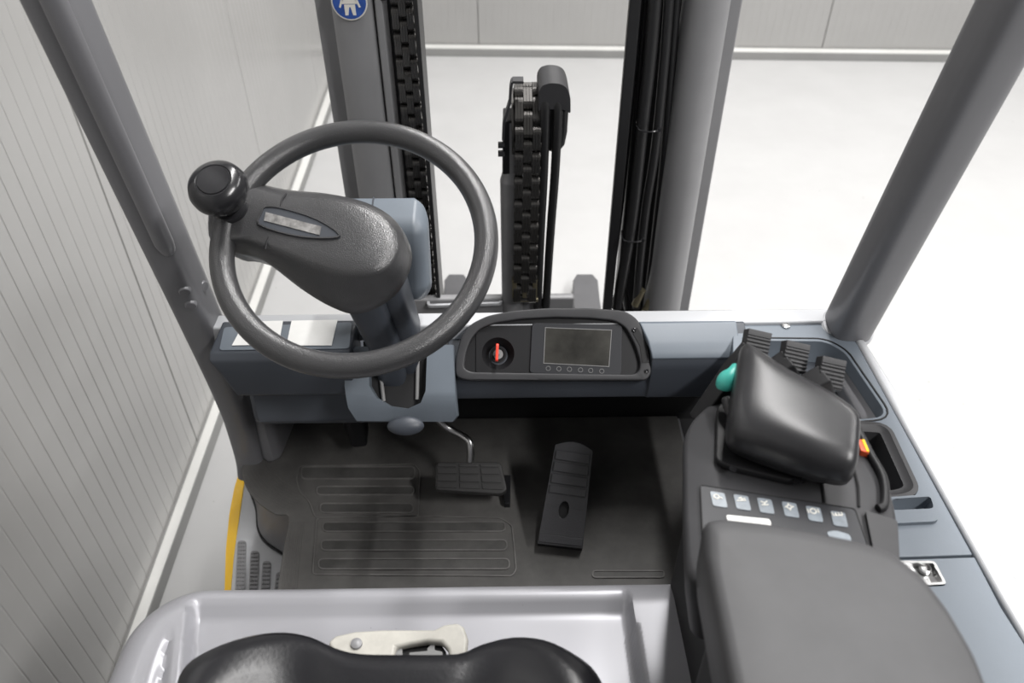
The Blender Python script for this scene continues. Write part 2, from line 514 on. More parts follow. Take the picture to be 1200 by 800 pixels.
# --- seat hood
def smooth01(e0, e1, x):
    t = min(1, max(0, (x - e0) / (e1 - e0)))
    return t * t * (3 - 2 * t)
HX0, HX1, HY0, HY1 = -0.452, 0.44, -0.75, 0.562
def hood_z(x, y):
    z = 0.872
    xl = -0.377 + 0.25 * min(0.5 - y, 0.14)
    rec = smooth01(xl, xl + 0.010, x) * (1 - smooth01(0.137, 0.146, x)) * (1 - smooth01(0.512, 0.548, y))
    z -= 0.022 * rec
    z -= 0.010 * smooth01(0.40, 0.56, y) * 0.6
    # tapering crease on the left shoulder
    if y < 0.505:
        wdt = 0.005 + (0.505 - y) * 0.2
        cx = xl - 0.012 - wdt * 0.5
        q = abs(x - cx) / (wdt * 0.5)
        if q < 1: z -= 0.008 * (1 - q) * min(1, (0.505 - y) / 0.05)
    return z
def hood_outline(ins):
    x0, x1, y0, y1 = HX0 + ins, HX1 - ins, HY0 + ins, HY1 - ins
    r = max(0.012, 0.085 - ins)
    pts = []
    def seg(a, b, n):
        for i in range(n): pts.append((a[0] + (b[0] - a[0]) * i / n, a[1] + (b[1] - a[1]) * i / n))
    def arc(cx, cy, a0, n=14):
        for i in range(n):
            a = math.radians(a0 + 90 * i / n)
            pts.append((cx + r * math.cos(a), cy + r * math.sin(a)))
    arc(x1 - r, y1 - r, 0); seg((x1 - r, y1), (x0 + r, y1), 200)
    arc(x0 + r, y1 - r, 90); seg((x0, y1 - r), (x0, y0 + r), 200)
    arc(x0 + r, y0 + r, 180); seg((x0 + r, y0), (x1 - r, y0), 200)
    arc(x1 - r, y0 + r, 270); seg((x1, y0 + r), (x1, y1 - r), 200)
    return pts
bm = B()
rs = [[V((x, y, 0.50)) for x, y in hood_outline(-0.012)], [V((x, y, 0.80)) for x, y in hood_outline(-0.004)]]
RAD = 0.042
for i in range(9):
    a = PI / 2 * i / 8
    rs.append([V((x, y, hood_z(x, y) - RAD * (1 - math.sin(a)))) for x, y in hood_outline(RAD * (1 - math.cos(a)))])
hood_rings = rs
rings(bm, rs, True, False)
# top grid
x0, x1, y0, y1 = HX0 + RAD, HX1 - RAD, HY0 + RAD, HY1 - RAD
last = hood_outline(RAD)
vs = [bm.verts.new(V((x, y, hood_z(x, y)))) for x, y in last]
prev = vs
for k in range(1, 79):
    ins = RAD + k * 0.0055
    if ins > 0.43: break
    cur = [bm.verts.new(V((x, y, hood_z(x, y)))) for x, y in hood_outline(ins)]
    n = len(cur)
    for i in range(n):
        j = (i + 1) % n
        bm.faces.new((prev[i], prev[j], cur[j], cur[i]))
    prev = cur
bm.faces.new(prev)
bmesh.ops.remove_doubles(bm, verts=bm.verts[:], dist=1e-5)
hood = part('seat_hood', bm, 'hood', angle=60)

# --- seat
seat = bpy.data.objects.new('seat', None); seat.parent = truck
seat.matrix_parent_inverse = Matrix.Translation(-V((0.03, 0.45, 0))); C.objects.link(seat)
so_px = [(-0.2984, 0.3364, 1.0), (-0.3004, 0.3599, 1.0), (-0.2928, 0.3761, 1.0), (-0.2699, 0.391, 1.0), (-0.2417, 0.4009, 1.0), (-0.2139, 0.4041, 1.0), (-0.1877, 0.3993, 1.0), (-0.1624, 0.3877, 1.0), (-0.1374, 0.3814, 1.0), (-0.0934, 0.3799, 1.0), (-0.0456, 0.3801, 1.0), (-0.0234, 0.3891, 1.0), (0.0066, 0.3956, 1.0), (0.0364, 0.3917, 1.0), (0.0614, 0.3785, 1.0), (0.0791, 0.3634, 1.0), (0.0856, 0.3504, 1.0)]
so_px = spline(so_px, 3)
outline = [V(p) for p in so_px] + [V((0.095, 0.25, 1.0)), V((0.095, 0.1, 1.0)), V((0.08, -0.08, 1.0)), V((0.03, -0.12, 1.0)), V((-0.1, -0.13, 1.0)), V((-0.24, -0.12, 1.0)), V((-0.30, -0.08, 1.0)), V((-0.315, 0.1, 1.0)), V((-0.312, 0.25, 1.0))]
bm = B()
cs = V((-0.107, 0.15, 1.0))
def seat_ring(s, z, bol=0.0):
    out = []
    for p in outline:
        q = cs + (p - cs) * s
        zz = z
        if bol:
            bx_ = abs((q.x - cs.x)) / 0.19
            zz = z + bol * smooth01(0.35, 0.85, bx_) * (0.35 + 0.65 * smooth01(0.02, 0.28, abs(q.x - cs.x) + 0.02))
            zz += 0.006 * math.sin(q.y * 40) * 0
        out.append(V((q.x, q.y, zz)))
    return out
rs = [seat_ring(0.90, 0.90), seat_ring(0.97, 0.93), seat_ring(1.0, 0.985), seat_ring(0.992, 1.005), seat_ring(0.965, 1.022, 0.004),
      seat_ring(0.93, 1.030, 0.012), seat_ring(0.88, 1.030, 0.020), seat_ring(0.80, 1.024, 0.03), seat_ring(0.70, 1.018, 0.03), seat_ring(0.55, 1.013, 0.03),
      seat_ring(0.40, 1.010, 0.03), seat_ring(0.25, 1.009, 0.03), seat_ring(0.10, 1.008, 0.0)]
rings(bm, rs)
obj('cushion', bm, 'leather', seat, angle=80)
bm = B()
box(bm, -0.27, 0.05, -0.10, 0.30, 0.86, 0.905)
obj('seat_rail', bm, 'black', seat, bevel=0.006)
bm = B()   # cream metal adjusting lever
lev = [(-0.1973, 0.4523, 0.905), (-0.1903, 0.4601, 0.905), (-0.1696, 0.4649, 0.905), (-0.1372, 0.4665, 0.905), (-0.0998, 0.4659, 0.905), (-0.0829, 0.4657, 0.905), (-0.072, 0.4716, 0.905), (-0.0571, 0.4735, 0.905), (-0.0503, 0.4683, 0.905), (-0.0452, 0.454, 0.905), (-0.0471, 0.4278, 0.905), (-0.0622, 0.4233, 0.905), (-0.0668, 0.4425, 0.905), (-0.0737, 0.4505, 0.905), (-0.0894, 0.4517, 0.905), (-0.1076, 0.449, 0.905), (-0.1229, 0.4453, 0.905), (-0.1248, 0.4195, 0.905), (-0.1768, 0.4202, 0.905)]
prism(bm, lev, (0, 0, -0.012))
lv = obj('adjusting_lever', bm, 'latchwhite', seat, bevel=0.004, seg=3)
bm = B(); p = V((-0.1655, 0.4488, 0.905))
revolve(bm, p, (0, 0, 1), [(0.0065, 0), (0.006, 0.003), (0.0035, 0.0045), (0.001, 0.005)], 20)
obj('rivet', bm, 'mastpaint', lv)
bm = B()
prism(bm, [(-0.1239, 0.453, 0.893), (-0.1093, 0.4558, 0.893), (-0.0907, 0.4575, 0.893), (-0.0765, 0.4553, 0.893), (-0.0695, 0.4453, 0.893), (-0.0684, 0.425, 0.893), (-0.123, 0.4257, 0.893)], (0, 0, -0.006))
bk = obj('buckle_slot', bm, 'dark', seat)
bm = B()
prism(bm, [(-0.1243, 0.448, 0.893), (-0.1173, 0.4519, 0.893), (-0.1139, 0.4256, 0.893), (-0.123, 0.4257, 0.893)], (0, 0, 0.006))
prism(bm, [(-0.09, 0.4475, 0.893), (-0.0857, 0.4524, 0.893), (-0.082, 0.4524, 0.893), (-0.0815, 0.4454, 0.893), (-0.0731, 0.4434, 0.893), (-0.0702, 0.425, 0.893), (-0.1084, 0.4255, 0.893), (-0.1091, 0.4429, 0.893), (-0.0898, 0.4446, 0.893)], (0, 0, 0.005))
obj('slot_tongue', bm, 'printgrey', bk, bevel=0.001)

# --- dashboard body (dark blue-grey) swept across the truck
bm = B()
def dash_profile(x):
    return [V((x, 0.940, 0.955)), V((x, 0.931, 0.957)), V((x, 0.905, 0.945)), V((x, 0.892, 0.935)), V((x, 0.884, 0.925)), V((x, 0.880, 0.910)), V((x, 0.880, 0.87)), V((x, 0.884, 0.850)), V((x, 0.900, 0.838)), V((x, 1.0, 0.825)), V((x, 1.0, 0.93))]
def dash_low(x):
    return [V((x, 0.960, 0.930)), V((x, 0.945, 0.932)), V((x, 0.925, 0.922)), V((x, 0.905, 0.905)), V((x, 0.893, 0.897)), V((x, 0.886, 0.890)), V((x, 0.883, 0.87)), V((x, 0.886, 0.850)), V((x, 0.900, 0.838)), V((x, 1.0, 0.825)), V((x, 1.0, 0.93))]
rings(bm, [dash_low(x) for x in (-0.09, 0.10, 0.213)] + [dash_profile(x) for x in (0.216, 0.25, 0.345, 0.36)])
dash = part('dashboard', bm, 'navy', bevel=0.004)
bm = B()   # brighter slanted top trim, right
tp_ = [(0.938, 0.9575), (0.931, 0.9595), (0.904, 0.9475), (0.890, 0.938), (0.8835, 0.929), (0.886, 0.926), (0.90, 0.935), (0.936, 0.95)]
sx_ = [0.199, 0.201, 0.211, 0.214, 0.216, 0.216, 0.212, 0.200]
rings(bm, [[V((x, y, z)) for x, (y, z) in zip(sx_, tp_)], [V((0.347, y, z)) for y, z in tp_]])
obj('top_trim', bm, 'blue', dash, bevel=0.002)

# left storage cover with the two paper labels
bm = B()
fl = [(-0.4287, 0.9319, 0.962), (-0.2296, 0.9431, 0.962), (-0.2221, 0.8637, 0.962), (-0.4209, 0.8669, 0.962)]
pts = roundpoly(fl, 0.006)
bt = [V((-0.420, 0.876, 0.955)), V((-0.222, 0.876, 0.955))]
prof = lambda x0, x1: None
def lbox(x, xs):
    return [V((x, 0.945, 0.961)), V((x, 0.872, 0.961)), V((x, 0.862, 0.952)), V((x + xs * 0.6, 0.858, 0.93)), V((x + xs, 0.862, 0.885)), V((x + xs * 1.3, 0.875, 0.872)), V((x + xs * 1.3, 0.945, 0.872))]
rings(bm, [lbox(-0.430, 0.025), lbox(-0.425, 0.025), lbox(-0.232, 0.0), lbox(-0.226, 0.0)])
lb = part('storage_cover', bm, 'navy', bevel=0.003)
bm = B()
prism(bm, roundpoly([(-0.4229, 0.9287, 0.9612), (-0.2328, 0.9379, 0.9612), (-0.2277, 0.8761, 0.9612), (-0.416, 0.8754, 0.9612)], 0.006), (0, 0, 0.0015))
lid = obj('lid', bm, 'blue', lb, bevel=0.001)
for q in [[(-0.3945, 0.9397, 0.9636), (-0.337, 0.9408, 0.9636), (-0.3314, 0.8846, 0.9636), (-0.3992, 0.8838, 0.9636)], [(-0.3241, 0.9405, 0.9636), (-0.2549, 0.9415, 0.9636), (-0.2541, 0.8813, 0.9636), (-0.3198, 0.8824, 0.9636)]]:
    bm = B(); prism(bm, q, (0, 0, 0.0006))
    obj('paper_label', bm, 'paper', lb, smooth=False)
bm = B()   # recessed lower face
rings(bm, [[V((x, 0.90, 0.873)), V((x, 0.890, 0.80)), V((x, 0.905, 0.778)), V((x, 1.05, 0.772)), V((x, 1.05, 0.873))] for x in (-0.405, -0.395, -0.20, -0.17)])
part('knee_panel', bm, 'navy', bevel=0.012)
bm = B()
prism(bm, [(-0.485, 1.15, 0.55), (-0.485, 1.05, 0.55), (-0.46, 1.015, 0.55), (-0.435, 1.03, 0.55), (-0.425, 1.15, 0.55)], (0, 0, 0.245))
part('kick_panel', bm, 'paint', bevel=0.015)

# --- steering column shroud, bellows, cap
UN = V((0, -0.72, 0.69))
bm = B()
pts = [(-0.2228, 0.8939, 0.951), (-0.2028, 0.8937, 0.9508), (-0.2027, 0.8538, 0.9091), (-0.1926, 0.8416, 0.8964), (-0.1726, 0.8328, 0.8872), (-0.1476, 0.83, 0.8843), (-0.1276, 0.8359, 0.8905), (-0.12, 0.8479, 0.9031), (-0.1173, 0.8948, 0.952), (-0.0795, 0.8946, 0.9517), (-0.0763, 0.8372, 0.8919), (-0.0752, 0.8217, 0.8757), (-0.0827, 0.8157, 0.8694), (-0.225, 0.8177, 0.8715), (-0.2351, 0.8315, 0.8859), (-0.2389, 0.854, 0.9094), (-0.2378, 0.8818, 0.9384)]
pts = [V(p) for p in pts]
prism(bm, pts, -UN * 0.05)
dn = V((0, -0.69, -0.72)); sc0 = V((-0.11, 0.845, 0.9))
for k in range(12):
    g_ = bm.verts[:] + bm.edges[:] + bm.faces[:]
    bmesh.ops.bisect_plane(bm, geom=g_, plane_co=sc0 + dn * (-0.01 + 0.0075 * k), plane_no=dn)
for v in bm.verts:
    q = (v.co - sc0).dot(dn) + 0.01
    if q > 0: v.co -= UN * (9.0 * q * q)
shr = part('column_shroud', bm, 'blue', bevel=0.012, seg=4)
bm = B()
c = V((-0.1489, 0.8128, 0.8664))
a, u, w = frame(UN)
for k in range(1): pass
rs = []
for t in [i / 8 for i in range(9)]:
    ang = PI / 2 * t
    rs.append([c + u * 0.027 * math.cos(s) * math.cos(ang) + w * 0.014 * math.sin(s) * math.cos(ang) + UN * (0.004 + 0.012 * math.sin(ang)) for s in [2 * PI * i / 28 for i in range(28)]])
rs[-1] = [c + UN * 0.016 + (p - c) * 0.001 for p in rs[-2]]
rings(bm, rs)
obj('oval_cap', bm, 'navy', shr)
bm = B()
prism(bm, [(-0.2155, 0.9158, 0.9425), (-0.113, 0.915, 0.9417), (-0.1134, 0.8425, 0.8661), (-0.2114, 0.8433, 0.8669)], -UN * 0.04)
obj('slot_lining', bm, 'dark', shr)
for q in [[(-0.1919, 0.8969, 0.928), (-0.1842, 0.851, 0.8802)], [(-0.1332, 0.8964, 0.9276), (-0.1346, 0.8524, 0.8816)]]:
    bm = B(); tube(bm, [q[0], q[1]], 0.003, 10)
    obj('guide_strut', bm, 'printgrey', shr)

WC = V((-0.1776, 0.7931, 1.1961)); WN = V((0.003, -0.4855, 0.8742))
col = bpy.data.objects.new('steering_column', None); col.parent = truck
col.matrix_parent_inverse = Matrix.Translation(-V((0.03, 0.45, 0))); C.objects.link(col)
top = V((-0.1855, 0.845, 1.0815)); mid = V((-0.1749, 0.885, 0.9675)); low = V((-0.1684, 0.905, 0.8184))
def colring(p, ax, rx, ry, e=0.6):
    t = V(ax).normalized(); u = (V((1, 0, 0)) - t * t.x).normalized(); w = t.cross(u)
    out = []
    for i in range(28):
        s = 2 * PI * i / 28; c_, s_ = math.cos(s), math.sin(s)
        out.append(p + u * rx * math.copysign(abs(c_) ** e, c_) + w * ry * math.copysign(abs(s_) ** e, s_))
    return out
ax = low - top
bm = B()
rings(bm, [colring(top - ax * 0.3, ax, 0.026, 0.03), colring(top, ax, 0.026, 0.03), colring(mid, ax, 0.024, 0.028), colring(low, ax, 0.020, 0.024)])
obj('tube_cover', bm, 'navy', col)
sh = V((0.032, 0.018, 0.008))
bm = B()
rings(bm, [colring(top - ax * 0.2 + sh, ax, 0.020, 0.03), colring(top + sh, ax, 0.020, 0.03), colring(mid + sh * 0.95, ax, 0.018, 0.028), colring(low + sh * 0.5, ax, 0.014, 0.024)])
obj('tube_cover', bm, 'navy', col)
bm = B()   # head cover behind the wheel
tb, tf, bf, bb = V((-0.1833, 1.0, 1.1461)), V((-0.1767, 0.935, 1.135)), V((-0.1844, 0.9, 1.0306)), V((-0.1967, 0.96, 0.9859))
xl, xm, xr = -0.2432, -0.1894, -0.1086
def headring(x, sc):
    ps = [tb, tf, tf * 0.55 + bf * 0.45 + V((0, -0.006, 0.004)), bf, bb]
    cc = centre(ps)
    return [V((x, cc.y + (p.y - cc.y) * sc, cc.z + (p.z - cc.z) * sc)) for p in ps]
rings(bm, [headring(xl, 0.86), headring(xl + 0.02, 1.0), headring(xm, 1.0), headring(xr - 0.02, 1.0), headring(xr, 0.84)])
obj('column_head', bm, 'blue', col, bevel=0.016, seg=4)

bm = B()
tube(bm, [(xm + 0.004, p_.y, p_.z + 0.0002) for p_ in (tb.lerp(tf, 0.15), tb.lerp(tf, 0.85))], 0.0012, 8)
obj('head_seam', bm, 'navy', col)
# --- steering wheel
wh = bpy.data.objects.new('steering_wheel', None); wh.parent = truck
wh.matrix_parent_inverse = Matrix.Translation(-V((0.03, 0.45, 0))); C.objects.link(wh)
a, u, w = frame(WN)
bm = B()
tube(bm, [WC + (u * math.cos(t) + w * math.sin(t)) * 0.155 for t in [2 * PI * i / 96 for i in range(96)]], 0.01435, 24, closed=True)
obj('rim', bm, 'wheel', wh)
hubT = [(-0.3455, 0.8361, 1.2275), (-0.3309, 0.8484, 1.2342), (-0.313, 0.8524, 1.2364), (-0.2649, 0.8428, 1.2309), (-0.2156, 0.8384, 1.2283), (-0.1701, 0.8268, 1.2217), (-0.1407, 0.8084, 1.2114), (-0.1286, 0.7845, 1.1981), (-0.1336, 0.7651, 1.1873), (-0.1516, 0.7527, 1.1805), (-0.1809, 0.751, 1.1796), (-0.217, 0.7608, 1.1852), (-0.2703, 0.7806, 1.1964), (-0.3031, 0.7896, 1.2015), (-0.3291, 0.7908, 1.2022), (-0.3449, 0.8038, 1.2095)]
hubM = [(-0.3588, 0.8587, 1.2195), (-0.3412, 0.8745, 1.2282), (-0.321, 0.8797, 1.231), (-0.2695, 0.8687, 1.2247), (-0.2167, 0.8631, 1.2214), (-0.168, 0.8512, 1.2146), (-0.1337, 0.8302, 1.2029), (-0.1191, 0.7997, 1.1858), (-0.123, 0.7739, 1.1716), (-0.1422, 0.7566, 1.162), (-0.1777, 0.751, 1.159), (-0.2201, 0.759, 1.1636), (-0.2766, 0.7828, 1.177), (-0.3083, 0.7949, 1.1839), (-0.3346, 0.7951, 1.1841), (-0.3554, 0.8133, 1.1942)]
hubB = [(-0.3627, 0.8779, 1.2038), (-0.3471, 0.8886, 1.2097), (-0.3262, 0.8929, 1.212), (-0.2762, 0.886, 1.208), (-0.2222, 0.8814, 1.2053), (-0.1658, 0.8681, 1.1977), (-0.133, 0.8488, 1.1868), (-0.1147, 0.8133, 1.1671), (-0.1197, 0.7831, 1.1503), (-0.139, 0.7576, 1.1363), (-0.1745, 0.7424, 1.1279), (-0.2074, 0.7504, 1.1325), (-0.2481, 0.7731, 1.1452), (-0.2858, 0.8003, 1.1605), (-0.3139, 0.8106, 1.1663), (-0.344, 0.819, 1.171), (-0.36, 0.8439, 1.1849)]
hubT = cspline(hubT, 4); hubM = cspline(hubM, 4); hubB = cspline(hubB[:-1] , 4)
bm = B()
rings(bm, [scaled(hubB, 0.9, -WN * 0.02), hubB, [m_ * 0.5 + b_ * 0.5 for m_, b_ in zip(hubM, hubB)], hubM, [m_ * 0.45 + t_ * 0.55 + WN * 0.004 for m_, t_ in zip(hubM, hubT)], off(hubT, WN * 0.0012), scaled(hubT, 0.9, WN * 0.0035), scaled(hubT, 0.6, WN * 0.005), scaled(hubT, 0.2, WN * 0.0055)])
hub = obj('hub', bm, 'wheel', wh, angle=70)
bm = B()
ins = cspline([(-0.2879, 0.8007, 1.2154), (-0.2875, 0.8147, 1.2231), (-0.2825, 0.8227, 1.2276), (-0.2611, 0.8206, 1.2263), (-0.2198, 0.8072, 1.2188), (-0.1914, 0.7882, 1.2081), (-0.2139, 0.7845, 1.2061), (-0.2499, 0.7886, 1.2085)], 3)
prism(bm, ins, -WN * 0.012)
ib = obj('badge_recess', bm, 'insert', wh, bevel=0.001)
bm = B()
ringbar(bm, ins, 0.0016, WN, 0.0016)
obj('recess_edge', bm, 'wheel', ib)
bm = B()
prism(bm, [(-0.2825, 0.8057, 1.2181), (-0.2817, 0.8157, 1.2236), (-0.215, 0.7983, 1.2138), (-0.2162, 0.7884, 1.2083)], WN * 0.0012)
obj('badge', bm, 'badge', ib, smooth=False)
bm = B()
for q in [[(-0.2607, 0.8402, 1.2346), (-0.265, 0.8331, 1.2306), (-0.266, 0.8239, 1.2256)], [(-0.2752, 0.7959, 1.2089), (-0.2778, 0.7841, 1.2024), (-0.2789, 0.7763, 1.198)]]:
    tube(bm := B(), spline(q, 4), 0.0011, 8)
    obj('cover_seam', bm, 'black', wh)
kb = V((-0.3247, 0.8287, 1.2164))
bm = B()
revolve(bm, kb, WN, [(0.021, -0.01), (0.021, 0.012), (0.019, 0.015), (0.0135, 0.016), (0.0125, 0.030), (0.015, 0.036)], 32)
kn = obj('knob_stem', bm, 'gloss', wh)
bm = B()
revolve(bm, kb, WN, [(0.014, 0.032), (0.022, 0.034), (0.029, 0.040), (0.033, 0.048), (0.0335, 0.055), (0.031, 0.063), (0.026, 0.068), (0.0205, 0.0705), (0.0195, 0.0695), (0.0185, 0.0695), (0.0175, 0.071), (0.010, 0.0715), (0.001, 0.0715)], 48)
obj('spinner_knob', bm, 'gloss', wh, angle=35)

# --- instrument pod
PN = V((0, -0.70, 0.714)); 
pod_out = [(-0.0772, 0.8746, 0.9052), (-0.0771, 0.8947, 0.9249), (-0.0693, 0.9167, 0.9464), (-0.0551, 0.9313, 0.9608), (-0.0293, 0.9403, 0.9697), (0.0093, 0.9456, 0.9748), (0.0608, 0.948, 0.9772), (0.1252, 0.9475, 0.9767), (0.1792, 0.9444, 0.9736), (0.1982, 0.9349, 0.9644), (0.209, 0.9155, 0.9453), (0.2157, 0.8924, 0.9227), (0.2163, 0.876, 0.9065), (0.2084, 0.8687, 0.8995), (-0.0581, 0.8708, 0.9015)]
pod_out = roundpoly(pod_out, 0.010, 3)
pod_in = [(-0.0644, 0.8836, 0.9141), (-0.0618, 0.8992, 0.9293), (-0.054, 0.9147, 0.9445), (-0.041, 0.9257, 0.9553), (-0.0192, 0.932, 0.9614), (0.022, 0.9363, 0.9656), (0.0734, 0.9377, 0.9671), (0.1248, 0.9364, 0.9658), (0.1633, 0.9334, 0.9628), (0.1798, 0.9258, 0.9554), (0.1932, 0.9064, 0.9364), (0.2002, 0.888, 0.9183), (0.1972, 0.8779, 0.9085), (0.1869, 0.8753, 0.9059), (-0.053, 0.8799, 0.9104)]
pod_in = roundpoly(pod_in, 0.008, 3)
bm = B()
plate(bm, pod_out, [pod_in], -PN * 0.055)
pod = part('instrument_pod', bm, 'charcoal', bevel=0.0025, seg=2)

# ignition plate with its round bowl
kp = [V(p) - PN * 0.006 for p in [(-0.0462, 0.9229, 0.9526), (0.0218, 0.9233, 0.953), (0.0223, 0.8793, 0.9098), (-0.0466, 0.8789, 0.9094)]]
kp = roundpoly(kp, 0.004, 3)
kc = V((-0.0132, 0.8997, 0.9298)) - PN * 0.006
a, u, w = frame(PN)
circ = lambda r, h=0, n=32: [kc + (u * math.cos(t) + w * math.sin(t)) * r + PN * h for t in [2 * PI * i / n for i in range(n)]]
bm = B()
plate(bm, off(inset(pod_in, -0.004, PN), -PN * 0.008), [circ(0.0255, -0.002)], -PN * 0.03)
obj('pod_face', bm, 'black', pod, smooth=False)
bm = B()
plate(bm, kp, [circ(0.0245)], -PN * 0.003)
ig = obj('ignition_plate', bm, 'black', pod)
bm = B()
rings(bm, [circ(0.0245), circ(0.0225, -0.006), circ(0.017, -0.014), circ(0.0125, -0.018), circ(0.0125, -0.013), circ(0.0095, -0.013), circ(0.0095, -0.015)], False, True)
obj('ignition_bowl', bm, 'black', ig, recalc=False)
bm = B()
cyl(bm, kc - PN * 0.017, kc - PN * 0.0095, 0.0075)
obj('lock_barrel', bm, 'printgrey', ig)
# display unit
dz = [V(p) - PN * 0.005 for p in [(0.0386, 0.9324, 0.9619), (0.1748, 0.9296, 0.9591), (0.1715, 0.8745, 0.9051), (0.0337, 0.8783, 0.9088)]]
bm = B()
prism(bm, roundpoly(dz, 0.006, 4), -PN * 0.004)
ds = obj('display_unit', bm, 'bezel', pod, bevel=0.001)
sz = [V(p) - PN * 0.005 for p in [(0.0591, 0.9267, 0.9563), (0.1579, 0.9232, 0.9529), (0.1527, 0.8847, 0.9151), (0.0557, 0.8891, 0.9194)]]
bm = B(); prism(bm, sz, PN * 0.0006)
obj('screen', bm, 'screen', ds, smooth=False)
bm = B(); ringbar(bm, inset(sz, -0.001, PN), 0.0009, PN, 0.0009)
obj('screen_frame', bm, 'printgrey', ds, smooth=False)
for q in [(0.0619, 0.8831, 0.9135), (0.0779, 0.8825, 0.913), (0.0938, 0.8819, 0.9123), (0.1104, 0.881, 0.9115), (0.1257, 0.8803, 0.9108), (0.1423, 0.8795, 0.91)]:
    p = V(q) - PN * 0.005
    bm = B()
    a, u, w = frame(PN)
    revolve(bm, p, PN, [(0.0036, 0), (0.0036, 0.0008), (0.0030, 0.0008), (0.0030, 0.0)], 18)
    bmesh.ops.delete(bm, geom=[f for f in bm.faces if len(f.verts) > 4], context='FACES_ONLY')
    obj('display_button', bm, 'printgrey', ds)
for q in [(0.1913, 0.923, 0.9526), (0.2088, 0.8788, 0.9093)]:
    revolve(bm := B(), V(q) + PN * 0.0, PN, [(0.0032, -0.004), (0.0032, 0.002), (0.002, 0.003), (0.0004, 0.002)], 14)
    obj('pod_screw', bm, 'gloss', pod)
bm = B()
prism(bm, off([(0.1965, 0.9257, 0.9553), (0.2027, 0.9183, 0.948), (0.2117, 0.8879, 0.9182), (0.2027, 0.888, 0.9183), (0.1996, 0.9063, 0.9363), (0.1898, 0.9193, 0.949)], PN * 0.001), -PN * 0.002)
obj('side_slot', bm, 'dark', pod)
bm = B()   # lip under the display
prism(bm, [(-0.0479, 0.8771, 0.9077), (0.0413, 0.8746, 0.9052), (0.0464, 0.8709, 0.9016), (-0.053, 0.8726, 0.9032)], PN * 0.0015)
obj('lower_lip', bm, 'charcoal', pod)

# ignition key (rests in the lock, a thing of its own)
key = thing('ignition_key', 'small red plastic ignition key in the black lock of the dashboard', 'key', tuple(kc))
bm = B()
a, u, w = frame(PN)
k0 = V((-0.0118, 0.9098, 0.9397)); k1 = V((-0.0133, 0.8905, 0.9208))
ax_ = (k1 - k0).normalized(); sd = ax_.cross(PN)
prism(bm, roundpoly([k0 - PN * 0.010, k1 - PN * 0.006, k1 + PN * 0.010, k0 + PN * 0.006], 0.004, 3), sd * 0.0042)
obj('key_grip', bm, 'red', key, bevel=0.0008)
bm = B()
cyl(bm, kc - PN * 0.012, kc + PN * 0.002, 0.0022, n=12)
obj('key_blade', bm, 'steel', key)

# --- right side console
RZ = (0, 0, 1)
outer = [(0.3478, 0.9529, 0.95), (0.4845, 0.9527, 0.95), (0.5074, 0.9189, 0.95), (0.5169, 0.8906, 0.95), (0.5184, 0.521, 0.95), (0.4285, 0.519, 0.95), (0.3468, 0.5202, 0.95), (0.2886, 0.6927, 0.95)]
outer = [V(p) for p in outer]
tray = roundpoly([(0.3534, 0.8993, 0.95), (0.4716, 0.8953, 0.95), (0.4916, 0.8716, 0.95), (0.506, 0.7384, 0.95), (0.4473, 0.733, 0.95), (0.3096, 0.7352, 0.95)], 0.022, 5)
pocket = roundpoly([(0.4532, 0.7173, 0.95), (0.4899, 0.7136, 0.95), (0.4858, 0.6141, 0.95), (0.4663, 0.6066, 0.95), (0.3998, 0.6076, 0.95)], 0.010, 4)
slot = roundpoly([(0.4542, 0.5965, 0.95), (0.5025, 0.5996, 0.95), (0.4991, 0.5819, 0.95), (0.45, 0.5801, 0.95)], 0.005, 4)
bm = B()
plate(bm, outer, [tray, pocket, slot], (0, 0, -0.035))
con = part('side_console', bm, 'blue', bevel=0.003)
bm = B()
rings(bm, [off(tray, (0, 0, -0.002)), off(inset(tray, 0.005, RZ), (0, 0, -0.055)), off(inset(tray, 0.009, RZ), (0, 0, -0.060))], False, True)
for i in range(9):
    for j in range(5):
        p = V((0.37 + i * 0.017 + (j % 2) * 0.008, 0.74 + j * 0.022, 0.890))
        if p.x > 0.495 - max(0, (p.y - 0.80)) * 0.3: continue
        revolve(bm, p, RZ, [(0.0045, 0), (0.004, 0.0015), (0.001, 0.0022)], 10)
obj('tray', bm, 'blue', con, recalc=False)
bm = B()
ringbar(bm, off(inset(tray, -0.007, RZ), (0, 0, -0.001)), 0.0022, RZ, 0.002)
obj('tray_seam', bm, 'black', con)
bm = B()
po = inset(pocket, -0.010, RZ)
rings(bm, [off(po, (0, 0, -0.002)), off(po, (0, 0, 0.004)), off(inset(pocket, -0.004, RZ), (0, 0, 0.005)), off(inset(pocket, 0.001, RZ), (0, 0, 0.001)), off(inset(pocket, 0.006, RZ), (0, 0, 0.001)), off(inset(pocket, 0.009, RZ), (0, 0, -0.03)), off(inset(pocket, 0.013, RZ), (0, 0, -0.05))], False, True)
pk = obj('pocket_liner', bm, 'charcoal', con, recalc=False)
bm = B()
so2 = roundpoly([(0.4491, 0.5991, 0.95), (0.5061, 0.6034, 0.95), (0.5035, 0.5756, 0.95), (0.4953, 0.5635, 0.95), (0.4347, 0.5608, 0.95)], 0.006, 4)
plate(bm, off(so2, (0, 0, 0.005)), [off(slot, (0, 0, 0.005))], (0, 0, -0.006))
rings(bm, [off(slot, (0, 0, 0.004)), off(inset(slot, 0.002, RZ), (0, 0, -0.015))], False, True)
obj('coin_slot', bm, 'blue', con)
bm = B(); p = V((0.4231, 0.9314, 0.951))
revolve(bm, p, RZ, [(0.0065, -0.002), (0.0065, 0.0015), (0.0045, 0.0025), (0.0035, 0.001), (0.0003, 0.001)], 24)
sc_ = obj('cover_screw', bm, 'steel', con)
bm = B()
